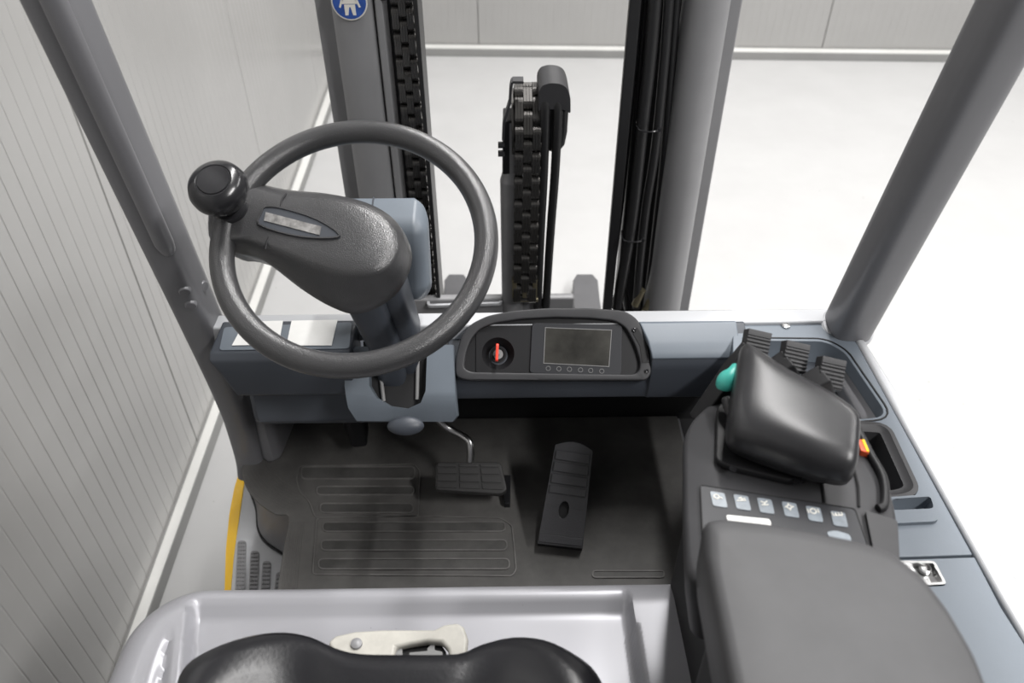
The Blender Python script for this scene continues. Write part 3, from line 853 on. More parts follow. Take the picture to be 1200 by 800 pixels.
rear = [(0.3457, 0.5169, 0.95), (0.4272, 0.5157, 0.95), (0.5188, 0.5177, 0.95), (0.5178, 0.4552, 0.95)] + [(0.535, 0.25, 0.95), (0.55, -0.45, 0.95), (0.42, -0.45, 0.95), (0.40, 0.35, 0.95)]
rear = [V(p) for p in rear]
lat = roundpoly([(0.4317, 0.5173, 0.95), (0.4713, 0.5161, 0.95), (0.4719, 0.4867, 0.95), (0.4359, 0.4852, 0.95)], 0.004, 3)
lat = off(lat, (0, -0.004, 0))
plate(bm, rear, [lat], (0, 0, -0.035))
rc = part('rear_cover', bm, 'blue', bevel=0.002)
bm = B()
rings(bm, [off(lat, (0, 0, 0.002)), off(inset(lat, 0.003, RZ), (0, 0, 0.002)), off(inset(lat, 0.004, RZ), (0, 0, -0.006))], False, True)
la = obj('latch_plate', bm, 'steel', rc, recalc=False)
bm = B(); p = V((0.4589, 0.5054, 0.945))
revolve(bm, p, RZ, [(0.007, 0), (0.007, 0.004), (0.005, 0.005), (0.003, 0.002), (0.0003, 0.002)], 20)
lp = centre(lat)
tube(bm, [V(p) for p in [(0.4672, 0.5167, 0.946), (0.4715, 0.5089, 0.946), (0.4687, 0.498, 0.946)]], 0.0025, 8)
obj('latch_bolt', bm, 'steel', la)
bm = B()   # inner wall below the side console, towards the footwell
prism(bm, [(0.350, 0.93, 0.55), (0.350, 0.60, 0.55), (0.40, 0.55, 0.55), (0.48, 0.55, 0.55), (0.48, 0.93, 0.55)], (0, 0, 0.362))
part('console_wall', bm, 'navy', bevel=0.008)

# --- arm-rest console: pedestal, pod, arm pad, palm rest, levers
arm = bpy.data.objects.new('armrest_console', None); arm.parent = truck
arm.matrix_parent_inverse = Matrix.Translation(-V((0.03, 0.45, 0))); C.objects.link(arm)
bm = B()
prism(bm, roundpoly([(0.195, 0.56, 0.5), (0.195, -0.3, 0.5), (0.34, -0.3, 0.5), (0.34, 0.54, 0.5)], 0.02), (0, 0, 0.56))
obj('pedestal', bm, 'dark', arm, bevel=0.01)
podo = [(0.2053, 0.5763, 1.13), (0.1804, 0.5501, 1.13), (0.1703, 0.5272, 1.13), (0.1556, 0.4447, 1.13), (0.1445, 0.3667, 1.13), (0.3141, 0.3642, 1.13), (0.3398, 0.4233, 1.13), (0.3471, 0.4562, 1.13), (0.3489, 0.497, 1.13), (0.3392, 0.5302, 1.13), (0.3113, 0.548, 1.13), (0.2666, 0.5729, 1.13), (0.2258, 0.586, 1.13)]
podo = roundpoly(podo, 0.02, 4)
bm = B()
rings(bm, [scaled(podo, 0.96, (0.012, 0, -0.09)), scaled(podo, 1.0, (0.004, 0, -0.03)), podo, scaled(podo, 0.985, (0, 0, 0.006)), scaled(podo, 0.95, (0, 0, 0.0085))])
obj('console_pod', bm, 'charcoal', arm, angle=60)
# membrane key panel
KP = 1.1395
bm = B(); prism(bm, roundpoly([(0.1744, 0.4658, 1.1395), (0.3044, 0.4368, 1.1395), (0.3014, 0.3949, 1.1395), (0.2967, 0.3742, 1.1395), (0.163, 0.3927, 1.1395)], 0.003, 3), (0, 0, 0.0015))
kpan = obj('key_panel', bm, 'bezel', arm)
bm = B(); ringbar(bm, roundpoly([(0.1738, 0.4668, 1.1395), (0.3054, 0.4378, 1.1395), (0.3028, 0.3949, 1.1395), (0.2975, 0.3726, 1.1395), (0.1619, 0.3911, 1.1395)], 0.003, 3), 0.0010, RZ, 0.002)
obj('panel_groove', bm, 'dark', kpan)
keys = [(841, 586), (868.5, 589.5), (896, 593), (925, 597.5), (953, 602.5), (982.5, 608.5)]
for q in [[(0.1812, 0.4584, 1.1412), (0.1937, 0.4558, 1.1412), (0.1931, 0.4395, 1.1412), (0.1808, 0.4421, 1.1412)], [(0.2015, 0.4547, 1.1412), (0.2139, 0.4521, 1.1412), (0.213, 0.4359, 1.1412), (0.2008, 0.4385, 1.1412)], [(0.2215, 0.4505, 1.1412), (0.2338, 0.4479, 1.1412), (0.2326, 0.4319, 1.1412), (0.2205, 0.4344, 1.1412)], [(0.2424, 0.4459, 1.1412), (0.2546, 0.4433, 1.1412), (0.253, 0.4275, 1.1412), (0.241, 0.43, 1.1412)], [(0.2622, 0.4408, 1.1412), (0.2742, 0.4383, 1.1412), (0.2723, 0.4226, 1.1412), (0.2604, 0.4251, 1.1412)], [(0.2822, 0.4349, 1.1412), (0.2941, 0.4324, 1.1412), (0.2919, 0.4169, 1.1412), (0.2801, 0.4194, 1.1412)]]:
    bm = B(); prism(bm, roundpoly(q, 0.002, 3), (0, 0, 0.0006))
    obj('membrane_key', bm, 'keycap', kpan)
def glyph(pts_list, parent, name='key_symbol'):
    bm = B()
    for pts in pts_list:
        tube(bm, pts, 0.00055, 6)
    obj(name, bm, 'sticker_white', parent)
circ2 = lambda c, r, n=12: [V(c) + V((math.cos(2 * PI * i / n) * r, math.sin(2 * PI * i / n) * r, 0)) for i in range(n + 1)]
KZ = 1.1421
gk = [(0.1865, 0.4517, 1.1421), (0.2067, 0.4481, 1.1421), (0.2265, 0.444, 1.1421), (0.2472, 0.4394, 1.1421), (0.2668, 0.4344, 1.1421), (0.2869, 0.4295, 1.1421)]
g = [V(p) for p in gk]
ex, ey = V((1, 0, 0)), V((0, 1, 0))
glyph([circ2(g[0] - ex * 0.001, 0.0022), [g[0] + ex * 0.001 - ey * 0.001, g[0] + ex * 0.004 - ey * 0.0018]], kpan)
glyph([[g[1] - ex * 0.004 - ey * 0.001, g[1] + ex * 0.004 - ey * 0.001, g[1] + ex * 0.004 + ey * 0.001, g[1] + ey * 0.0005], [g[1] - ex * 0.002 + ey * 0.0015, g[1] + ex * 0.001 + ey * 0.0022]], kpan)
glyph([[g[2] - ex * 0.003 + ey * 0.002, g[2], g[2] + ex * 0.003 + ey * 0.002], [g[2] - ex * 0.003 - ey * 0.002, g[2] + ex * 0.003 - ey * 0.002], [g[2], g[2] - ey * 0.002]], kpan)
glyph([circ2(g[3], 0.0020)] + [[g[3] + V((math.cos(t), math.sin(t), 0)) * 0.0026, g[3] + V((math.cos(t), math.sin(t), 0)) * 0.0040] for t in [PI / 2 * i for i in range(4)]], kpan)
glyph([circ2(g[4], 0.0026), [g[4] - ex * 0.0045 + ey * 0.002, g[4] - ex * 0.0045 - ey * 0.002], [g[4] + ex * 0.0045 + ey * 0.002, g[4] + ex * 0.0045 - ey * 0.002]], kpan)
glyph([[g[5] - ex * 0.004, g[5] - ex * 0.004 + ey * 0.003], [g[5] - ex * 0.0013, g[5] - ex * 0.0013 + ey * 0.003], [g[5] + ex * 0.0013, g[5] + ex * 0.0013 + ey * 0.003], [g[5] + ex * 0.004, g[5] + ex * 0.004 + ey * 0.003], [g[5] - ex * 0.004, g[5] + ex * 0.004]], kpan)
bm = B(); prism(bm, roundpoly([(0.1899, 0.4317, 1.1412), (0.2267, 0.4265, 1.1412), (0.2258, 0.4095, 1.1412), (0.1903, 0.4136, 1.1412)], 0.002, 3), (0, 0, 0.0007))
wl = obj('white_tag', bm, 'paper', kpan)
bm = B()
for q in [(0.2004, 0.4199, 1.1421), (0.2033, 0.4198, 1.1421), (0.2077, 0.4198, 1.1421), (0.2119, 0.4188, 1.1421), (0.2146, 0.4179, 1.1421)]:
    q = V(q); box(bm, q.x - 0.0008, q.x + 0.0012, q.y - 0.002, q.y + 0.001, q.z - 0.0003, q.z + 0.0002)
obj('tag_print', bm, 'dark', kpan)
bm = B(); prism(bm, roundpoly([(0.2712, 0.4124, 1.1412), (0.2798, 0.414, 1.1412), (0.2908, 0.4094, 1.1412), (0.2891, 0.3982, 1.1412), (0.2753, 0.4001, 1.1412)], 0.003, 3), (0, 0, 0.0006))
obj('membrane_key', bm, 'keycap', kpan)
# raised lid and rib of the pod's right side
bm = B()
prism(bm, roundpoly([(0.3127, 0.4348, 1.1395), (0.3369, 0.4234, 1.1395), (0.3143, 0.358, 1.1395), (0.2979, 0.3583, 1.1395)], 0.003, 3), (0, 0, 0.003))
obj('side_lid', bm, 'charcoal', arm, bevel=0.001)
bm = B()
tube(bm, spline([(0.3407, 0.5311, 1.141), (0.3415, 0.5034, 1.141), (0.3427, 0.472, 1.141), (0.3333, 0.4427, 1.141), (0.3252, 0.4372, 1.141)], 5), 0.004, 10)
obj('side_rib', bm, 'black', arm)
bm = B()
tube(bm, spline([(0.2874, 0.4792, 1.1395), (0.2843, 0.4592, 1.1395), (0.2812, 0.4447, 1.1395)], 4), 0.0012, 6)
tube(bm, spline([(0.3206, 0.4839, 1.1395), (0.3175, 0.4636, 1.1395), (0.3102, 0.4405, 1.1395)], 4), 0.0012, 6)
obj('pod_seam', bm, 'dark', arm)
bm = B()
ew = [(0.334, 0.5173, 1.145), (0.3393, 0.5161, 1.145), (0.3387, 0.4987, 1.145), (0.3318, 0.502, 1.145)]
prism(bm, ew, (0, 0, -0.02)); eb = obj('emergency_switch', bm, 'orange', arm, bevel=0.001)
bm = B()
prism(bm, [(0.3373, 0.5157, 1.1455), (0.3398, 0.5156, 1.1455), (0.3392, 0.5004, 1.1455), (0.3368, 0.5004, 1.1455)], (0, 0, -0.006))
obj('switch_stripe', bm, 'yellow', eb)
# arm pad
pad = [(0.1477, 0.3722, 1.205), (0.1601, 0.3752, 1.205), (0.1978, 0.3691, 1.205), (0.2573, 0.3527, 1.205), (0.2788, 0.3419, 1.205), (0.2925, 0.3215, 1.205), (0.2992, 0.2945, 1.205), (0.3019, 0.2616, 1.205), (0.2996, 0.2388, 1.205)]
pad = [V(p) for p in pad] + [V((0.30, 0.10, 1.205)), V((0.30, -0.12, 1.205)), V((0.29, -0.15, 1.205)), V((0.155, -0.15, 1.205)), V((0.140, -0.13, 1.205)), V((0.138, 0.1, 1.205)), V((0.1385, 0.24, 1.205)), V((0.142, 0.34, 1.205))]
pad = roundpoly(pad, 0.007, 4)
bm = B()
rings(bm, [scaled(pad, 0.985, (0.008, 0, -0.055)), scaled(pad, 1.0, (0.002, 0, -0.045)), pad, scaled(pad, 0.993, (0, 0, 0.006)), scaled(pad, 0.978, (0, 0, 0.010)), scaled(pad, 0.955, (0, 0, 0.0125)), scaled(pad, 0.90, (0, 0, 0.0140)), scaled(pad, 0.5, (0, 0, 0.0150))])
obj('arm_pad', bm, 'soft', arm, angle=80)
bm = B()
prism(bm, roundpoly([(0.165, 0.36, 1.0), (0.165, -0.15, 1.0), (0.30, -0.15, 1.0), (0.30, 0.36, 1.0)], 0.02), (0, 0, 0.16))
obj('pad_carrier', bm, 'dark', arm)
# palm rest
stations = [((0.2261, 0.5835, 1.185), (0.2017, 0.509, 1.172), 0.014), ((0.2322, 0.5989, 1.185), (0.1982, 0.493, 1.172), 0.025), ((0.2394, 0.6001, 1.185), (0.204, 0.4845, 1.172), 0.032), ((0.2479, 0.5831, 1.185), (0.2204, 0.476, 1.172), 0.034), ((0.2656, 0.5555, 1.185), (0.239, 0.4657, 1.172), 0.033), ((0.29, 0.5362, 1.185), (0.2625, 0.4535, 1.172), 0.031), ((0.306, 0.5188, 1.185), (0.281, 0.4465, 1.172), 0.027), ((0.3141, 0.5054, 1.185), (0.2926, 0.4434, 1.172), 0.025), ((0.3153, 0.4978, 1.185), (0.298, 0.4462, 1.172), 0.02), ((0.3128, 0.4862, 1.185), (0.3035, 0.4558, 1.172), 0.008)]
bm = B(); rs = []
for a_, b_, hh in stations:
    a_, b_ = V(a_), V(b_); c_ = (a_ + b_) / 2; hv = (a_ - b_) / 2
    ring = []
    for i in range(40):
        t = 2 * PI * i / 40; cc, ss = math.cos(t), math.sin(t)
        e = 0.5
        ring.append(c_ + hv * math.copysign(abs(cc) ** e, cc) * (1.0 if ss > -0.2 else 0.93) + V((0, 0, 1)) * hh * math.copysign(abs(ss) ** (0.75 if ss > 0 else 0.9), ss) * (0.85 if ss > 0 else 1.0))
    rs.append(ring)
rings(bm, rs)
palm = obj('palm_rest', bm, 'palm', arm, sub=1)
bm = B()
fl = roundpoly([(0.2088, 0.5623, 1.139), (0.2212, 0.5718, 1.139), (0.2592, 0.5519, 1.139), (0.283, 0.4901, 1.139), (0.2712, 0.4667, 1.139), (0.2559, 0.465, 1.139), (0.2018, 0.4841, 1.139), (0.1923, 0.4915, 1.139)], 0.01, 4)
prism(bm, fl, (0, 0, 0.008))
fg = obj('rest_flange', bm, 'black', arm, bevel=0.002)
bm = B()
prism(bm, scaled(fl, 0.78, (0.006, 0.004, 0.007)), (0, 0, 0.025))
obj('rest_neck', bm, 'black', arm, bevel=0.004)
for q in [(0.2054, 0.4787, 1.1475), (0.2606, 0.4637, 1.1475)]:
    revolve(bm := B(), q, RZ, [(0.0035, 0), (0.0035, 0.001), (0.002, 0.0005), (0.0003, 0.0005)], 14)
    obj('flange_screw', bm, 'gloss', arm)
bm = B()
tg = spline([(0.2252, 0.5797, 1.185), (0.2203, 0.5706, 1.182), (0.2137, 0.5661, 1.176), (0.2114, 0.5613, 1.168)], 4)
tube(bm, tg, [0.004, 0.0045, 0.0055, 0.0065, 0.0075, 0.0085, 0.0092, 0.0096, 0.0096, 0.0094, 0.0088, 0.0075, 0.005][:len(tg)], 14)
obj('teal_switch', bm, 'teal', arm, sub=1)
bm = B()
tg = spline([(0.2149, 0.556, 1.165), (0.2158, 0.5395, 1.158), (0.2196, 0.5252, 1.155), (0.2226, 0.5132, 1.15)], 4)
tube(bm, tg, [0.006, 0.007, 0.007, 0.006, 0.005, 0.0045, 0.0045, 0.005, 0.006, 0.007, 0.0075, 0.006, 0.004][:len(tg)], 12)
obj('side_paddle', bm, 'palm', arm, sub=1)
# three finger levers
for tip, root in [((0.2522, 0.6057, 1.188), (0.2281, 0.5919, 1.165)), ((0.2854, 0.5868, 1.188), (0.2521, 0.5775, 1.165)), ((0.3131, 0.5624, 1.188), (0.2705, 0.5515, 1.165))]:
    tip, root = V(tip), V(root)
    t = (tip - root).normalized(); s_ = t.cross(V((0, 0, 1))).normalized(); n_ = s_.cross(t)
    bm = B()
    hw = 0.0085
    sec = lambda p, a_, b_: [p - s_ * a_ - n_ * b_, p + s_ * a_ - n_ * b_, p + s_ * a_ + n_ * b_, p - s_ * a_ + n_ * b_]
    rings(bm, [sec(root - t * 0.05 - V((0, 0, 0.018)), 0.008, 0.007), sec(root, 0.010, 0.009), sec(tip - t * 0.004 - V((0, 0, 0.004)), 0.012, 0.011)])
    lo = obj('finger_lever', bm, 'black', arm, bevel=0.002)
    # ribbed cap facing the driver
    f = V((0.10, -0.72, 0.69)).normalized(); r_ = V((1.0, -0.16, -0.15)); r_ = (r_ - f * r_.dot(f)).normalized(); v_ = f.cross(r_)
    cw, ch = 0.0125, 0.015
    base = [tip + r_ * x + v_ * y for x, y in ((-cw, -ch), (cw, -ch), (cw, ch), (-cw, ch))]
    prism(bm := B(), base, -f * 0.012)
    for i in range(6):
        y = ch - 0.008 - i * 0.0038
        prism(bm, [tip + r_ * x + v_ * yy + f * 0 for x, yy in ((-cw, y - 0.0012), (cw, y - 0.0012), (cw, y + 0.0012), (-cw, y + 0.0012))], f * 0.0018)
    prism(bm, [tip + r_ * x + v_ * yy for x, yy in ((-cw, ch - 0.0065), (cw, ch - 0.0065), (cw, ch), (-cw, ch))], f * 0.0015)
    obj('lever_cap', bm, 'charcoal', arm, bevel=0.0007)

# --- pedals
bp = bpy.data.objects.new('brake_pedal', None); bp.parent = truck
bp.matrix_parent_inverse = Matrix.Translation(-V((0.03, 0.45, 0))); C.objects.link(bp)
BN = V((0, -0.48, 0.877)); BP = (-0.05, 0.93, 0.63)
face = [(-0.1284, 0.9456, 0.6385), (-0.0131, 0.9444, 0.6379), (-0.0015, 0.9003, 0.6137), (-0.0135, 0.8939, 0.6102), (-0.1287, 0.9016, 0.6145)]
face = roundpoly(face, 0.008, 3)
bm = B(); prism(bm, face, -BN * 0.026)
obj('pedal_pad', bm, 'pad', bp, bevel=0.003)
f4 = [V(p) for p in [(-0.1268, 0.9429, 0.6371), (-0.0147, 0.9417, 0.6364), (-0.0075, 0.899, 0.6131), (-0.1273, 0.9043, 0.6159)]]
for i in range(3):
    for j in range(4):
        bm = B()
        g0, g1 = (i + 0.06) / 3, (i + 0.94) / 3
        hs = [0, 0.17, 0.44, 0.74, 1.0]
        h0, h1 = hs[j] + 0.025, hs[j + 1] - 0.025
        bl = lambda a_, b_: f4[0].lerp(f4[1], a_).lerp(f4[3].lerp(f4[2], a_), b_)
        prism(bm, [bl(g0, h0), bl(g1, h0), bl(g1, h1), bl(g0, h1)], BN * 0.0025)
        obj('tread_block', bm, 'pad', bp, bevel=0.0008)
bm = B()
tube(bm, spline([(-0.1405, 0.99, 0.7244), (-0.1095, 0.985, 0.6864), (-0.0824, 0.975, 0.6746), (-0.0686, 0.965, 0.6697), (-0.0658, 0.955, 0.6561), (-0.0681, 0.945, 0.6291)], 5), 0.0062, 12)
obj('pedal_arm', bm, 'steel', bp)
ac = bpy.data.objects.new('accelerator_pedal', None); ac.parent = truck
ac.matrix_parent_inverse = Matrix.Translation(-V((0.03, 0.45, 0))); C.objects.link(ac)
a0, a1, a2, a3 = ((0.0481, 0.8097, 0.582), (0.1238, 0.7982, 0.582), (0.147, 0.9299, 0.68), (0.0827, 0.9449, 0.68))
a0, a1, a2, a3 = V(a0), V(a1), V(a2), V(a3)
AN = (a1 - a0).cross(a3 - a0).normalized()
al = lambda s, t: a0.lerp(a1, s).lerp(a3.lerp(a2, s), t)
topc = [al(s, 1) + (a3 - a0).normalized() * 0.010 * math.sin(PI * s) for s in [1 - i / 8 for i in range(9)]]
ol = [al(0, 0), al(1, 0)] + topc
hole = [al(0.47, 0.36) + ((a1 - a0).normalized() * 0.0088 * math.cos(t) + (a3 - a0).normalized() * 0.0145 * math.sin(t)) for t in [2 * PI * i / 20 for i in range(20)]]
bm = B(); plate(bm, ol, [hole], -AN * 0.016)
obj('pedal_plate', bm, 'accel', ac, bevel=0.0015)
bm = B(); prism(bm, [p - AN * 0.012 for p in hole], -AN * 0.002); obj('pedal_bore', bm, 'dark', ac)
tt = [0.50, 0.60, 0.72, 0.84, 0.96]
for i in range(4):
    bm = B()
    prism(bm, [al(0.06, tt[i] + 0.012), al(0.94, tt[i] + 0.012), al(0.94, tt[i + 1] - 0.012), al(0.06, tt[i + 1] - 0.012)], AN * 0.004)
    obj('tread_bar', bm, 'accel', ac, bevel=0.0008)
bm = B(); prism(bm, [al(0.02, 0.02), al(0.98, 0.02), al(0.98, 0.10), al(0.02, 0.10)], AN * 0.003)
obj('heel_bar', bm, 'accel', ac, bevel=0.001)
for s0, s1 in ((0.06, 0.30), (0.66, 0.95)):
    prism(bm := B(), [al(s0, 0.385), al(s1, 0.385), al(s1, 0.405), al(s0, 0.405)], AN * 0.0015)
    obj('side_mark', bm, 'accel', ac)
bm = B()
prism(bm, [a0 - AN * 0.014, a1 - AN * 0.014, al(1, 0.9) - AN * 0.016, al(0, 0.9) - AN * 0.016], (0, 0.02, -0.045))
obj('pedal_bracket', bm, 'dark', ac)

# --- rubber floor mat (lies on the footplate: a thing of its own)
fm = thing('floor_mat', 'black ribbed rubber floor mat on the forklift footplate under the pedals', 'mat', (-0.05, 0.85, 0.548))
mo = [(-0.3812, 0.7338, 0.55), (-0.3889, 0.8166, 0.55), (-0.3942, 0.8927, 0.55), (-0.4204, 0.9006, 0.55), (-0.4535, 0.9243, 0.55), (-0.4832, 0.9565, 0.55), (-0.5009, 0.9896, 0.55), (-0.5067, 1.0194, 0.55), (-0.4938, 1.0542, 0.55), (-0.474, 1.0995, 0.55), (-0.4592, 1.1421, 0.55)]
mo = spline(mo, 3) + [V((-0.40, 1.135, 0.55)), V((0.345, 1.135, 0.55)), V((0.345, 0.66, 0.55)), V((-0.35, 0.66, 0.55))]
bm = B(); prism(bm, mo, (0, 0, 0.006))
obj('sheet', bm, 'mat', fm, bevel=0.002)
MZ = .5562
for q in [[(-0.3945, 1.0102, 0.556), (-0.1766, 1.0068, 0.556), (-0.174, 0.9753, 0.556), (-0.3884, 0.9786, 0.556)], [(-0.3566, 0.9617, 0.556), (-0.1742, 0.9589, 0.556), (-0.1724, 0.9368, 0.556), (-0.3527, 0.9395, 0.556)], [(-0.3433, 0.9217, 0.556), (-0.1725, 0.9191, 0.556), (-0.1705, 0.896, 0.556), (-0.3392, 0.8985, 0.556)], [(-0.3314, 0.8796, 0.556), (-0.0052, 0.8747, 0.556), (-0.0053, 0.8526, 0.556), (-0.3276, 0.8575, 0.556)], [(-0.3277, 0.8413, 0.556), (-0.0024, 0.8364, 0.556), (-0.0026, 0.8135, 0.556), (-0.3237, 0.8183, 0.556)], [(-0.3254, 0.8028, 0.556), (0.0016, 0.798, 0.556), (0.0014, 0.776, 0.556), (-0.3215, 0.7808, 0.556)], [(0.1389, 0.7723, 0.556), (0.2605, 0.7705, 0.556), (0.2581, 0.7558, 0.556), (0.1375, 0.7575, 0.556)]]:
    bm = B()
    st_ = roundpoly(q, 0.011, 5)
    prism(bm, inset(st_, 0.0016, RZ), (0, 0, 0.0012))
    gr_ = obj('grip_rib', bm, 'matdark', fm)
    bm = B()
    ringbar(bm, off(st_, (0, 0, 0)), 0.0022, RZ, 0.0028)
    obj('rib_bead', bm, 'matrib', gr_)
for q in [[(-0.398, 0.9787, 0.556), (-0.3981, 1.0124, 0.556), (-0.1787, 1.0133, 0.556), (-0.166, 0.996, 0.556), (-0.1607, 0.8883, 0.556), (-0.3467, 0.8892, 0.556), (-0.3619, 0.922, 0.556), (-0.386, 0.95, 0.556)], [(-0.1594, 0.8901, 0.556), (-0.0143, 0.8842, 0.556), (0.0069, 0.8671, 0.556), (0.0129, 0.7759, 0.556), (0.0056, 0.7628, 0.556), (-0.3297, 0.771, 0.556), (-0.3437, 0.8892, 0.556)]]:
    bm = B(); ringbar(bm, roundpoly(q, 0.008, 4), 0.0018, RZ, 0.0022)
    obj('border_bead', bm, 'matrib', fm)
bm = B()   # fine ribs along the mat's left flap
fa = [V(p) for p in [(-0.5004, 0.9928, 0.556), (-0.463, 0.9432, 0.556), (-0.4022, 0.9071, 0.556), (-0.3822, 0.8916, 0.556)]]
for k in range(9):
    sh_ = V((0.0045, 0.0045, 0)) * k
    tube(bm, spline([p + sh_ for p in fa[:3]], 5), 0.0009, 5)
for k in range(8):
    p = [V(q) for q in [(-0.3906, 0.8805, 0.556), (-0.3833, 0.7952, 0.556), (-0.3785, 0.7458, 0.556)]]
    tube(bm, [q + V((0.0035 * k + 0.003, 0, 0)) for q in p], 0.0008, 5)
fr = obj('fine_ribs', bm, 'mat', fm); fr['kind'] = 'stuff'
bm = B()
box(bm, -0.355, 0.35, 0.56, 1.135, 0.53, 0.548)
part('footplate', bm, 'paint')
bm = B(); prism(bm, [(-0.0124, 0.9698, 0.574), (0.005, 0.9695, 0.574), (0.0028, 0.9071, 0.5677), (-0.0079, 0.9072, 0.5677)], (0, 0, -0.02))
part('pedal_stop', bm, 'black', bevel=0.002)
bm = B(); prism(bm, [V(p) for p in [(-0.3166, 1.0721, 0.6), (-0.2671, 1.0713, 0.6), (-0.2636, 1.018, 0.6), (-0.2918, 1.0141, 0.6)]], (0, 0, 0.20))
part('column_foot', bm, 'black', bevel=0.006)

# --- mast
MY = 1.36
mast = bpy.data.objects.new('lift_mast', None); mast.parent = truck
mast.matrix_parent_inverse = Matrix.Translation(-V((0.03, 0.45, 0))); C.objects.link(mast)
zlo, zhi = 0.12, 2.05
def upright(name, x0, x1, y0, y1, m, bev=0.004, z0=zlo, z1=zhi):
    bm = B(); box(bm, x0, x1, y0, y1, z0, z1)
    return obj(name, bm, m, mast, bevel=bev, seg=3)
X = {'lf0': -0.3196, 'lf1': -0.2857, 'lc1': -0.2161, 'lr0': -0.2131, 'lr1': -0.1996, 'lk0': -0.1876, 'lk1': -0.1487, 'le1': -0.1397, 'hr0': 0.2095, 'hr1': 0.2292, 'tb0': 0.3062, 'tb1': 0.3743, 'tf1': 0.4087}
upright('outer_channel', X['lf0'], X['lf1'] + 0.006, 1.40, 1.50, 'mastpaint')
bm = B()   # left upright, slightly crowned face
x0, x1 = X['lf1'], X['lc1']
prof = [V((x0 + (x1 - x0) * i / 12, 1.372 - 0.014 * math.sin(PI * i / 12) ** 0.6, 0)) for i in range(13)] + [V((x1, 1.48, 0)), V((x0, 1.48, 0))]
prism(bm, [p + V((0, 0, zlo)) for p in prof], (0, 0, zhi - zlo))
lu = obj('upright_channel', bm, 'mastpaint', mast)
upright('channel_lip', X['lr0'], X['lr1'], 1.365, 1.50, 'mastpaint', 0.003)
upright('inner_rail', X['lr1'], X['le1'] - 0.007, 1.42, 1.50, 'rubber', 0.002)
upright('rail_edge', X['le1'] - 0.008, X['le1'], 1.35, 1.38, 'rubber', 0.002)
bm = B(); tube(bm, [(X['lk0'] - 0.011, 1.37, 1.30), (X['lk0'] - 0.011, 1.37, 2.05)], 0.006, 12)
obj('guide_rod', bm, 'rubber', mast)
# right: lift cylinder, channel, rail, hoses
bm = B()
cx = (X['tb0'] + X['tb1']) / 2 + 0.002; cr = (X['tb1'] - X['tb0']) / 2 + 0.006
prof = []
cyl(bm, (cx, 1.385, zlo), (cx, 1.385, zhi), cr, n=40)
obj('lift_cylinder', bm, 'mastpaint', mast)
upright('outer_channel', X['tb1'] - 0.012, X['tf1'], 1.40, 1.50, 'mastpaint')
upright('inner_rail', X['hr0'], X['hr1'], 1.36, 1.375, 'rubber', 0.002)
upright('inner_rail', X['hr1'] + 0.024, X['tb0'] + 0.035, 1.45, 1.50, 'rubber', 0.002)
for pts, r in [([(0.249, 1.36, 1.3519), (0.2528, 1.36, 1.2152), (0.2524, 1.36, 1.0751), (0.2519, 1.36, 0.9152), (0.2474, 1.36, 0.7955), (0.2422, 1.38, 0.6482)], 0.0115), ([(0.271, 1.36, 1.3518), (0.2778, 1.36, 1.215), (0.2813, 1.36, 1.0411), (0.277, 1.36, 0.9149), (0.2773, 1.36, 0.7951), (0.2854, 1.38, 0.6476)], 0.0088), ([(0.2876, 1.38, 1.3466), (0.2957, 1.38, 1.1929), (0.3041, 1.38, 0.9961), (0.306, 1.38, 0.8639), (0.3075, 1.38, 0.7383), (0.3118, 1.4, 0.6201)], 0.008), ([(0.229, 1.38, 1.347), (0.2312, 1.38, 1.2083), (0.2307, 1.38, 1.0662), (0.2301, 1.38, 0.9039), (0.2259, 1.38, 0.7611), (0.2271, 1.4, 0.6284)], 0.006), ([(0.239, 1.39, 1.3443), (0.2419, 1.39, 1.2047), (0.2436, 1.39, 1.0615), (0.2454, 1.39, 0.898), (0.2475, 1.39, 0.754), (0.271, 1.41, 0.6202)], 0.007)]:
    bm = B(); tube(bm, spline(pts, 5), r, 14)
    obj('hydraulic_hose', bm, 'rubber', mast)
for q in [((0.2437, 1.345, 1.0788), (0.2794, 1.345, 1.0784)), ((0.2361, 1.345, 0.8443), (0.2738, 1.345, 0.8439))]:
    bm = B()
    a_, b_ = V(q[0]), V(q[1])
    tube(bm, spline([a_ + V((0, 0.03, 0.002)), a_, a_.lerp(b_, 0.5) + V((0, -0.006, -0.002)), b_, b_ + V((0.0, 0.03, 0.002))], 4), 0.0018, 8)
    box(bm, b_.x - 0.002, b_.x + 0.004, b_.y - 0.004, b_.y + 0.002, b_.z - 0.003, b_.z + 0.003)
    obj('cable_tie', bm, 'gloss', mast)
bm = B()
for q in [(0.28, 1.37, 0.6899), (0.3038, 1.37, 0.6735)]:
    cyl(bm, V(q) - V((0, 0, 0.03)), V(q) + V((0.012, 0, 0.012)), 0.008)
obj('hose_fitting', bm, 'brass', mast)
# cross beam above the dash edge
bm = B()
bz = 0.7004
box(bm, -0.21, 0.145, 1.345, 1.365, bz - 0.07, bz)
cb = obj('cross_beam', bm, 'mastpaint', mast, bevel=0.005)
bm = B()
lp_ = roundpoly([(-0.169, 1.3591, 0.69), (-0.0084, 1.3655, 0.69), (-0.0085, 1.3352, 0.69), (-0.1669, 1.3289, 0.69)], 0.01, 4)
ringbar(bm, lp_, 0.006, RZ, 0.006)
obj('beam_slot', bm, 'light_paint', mast)
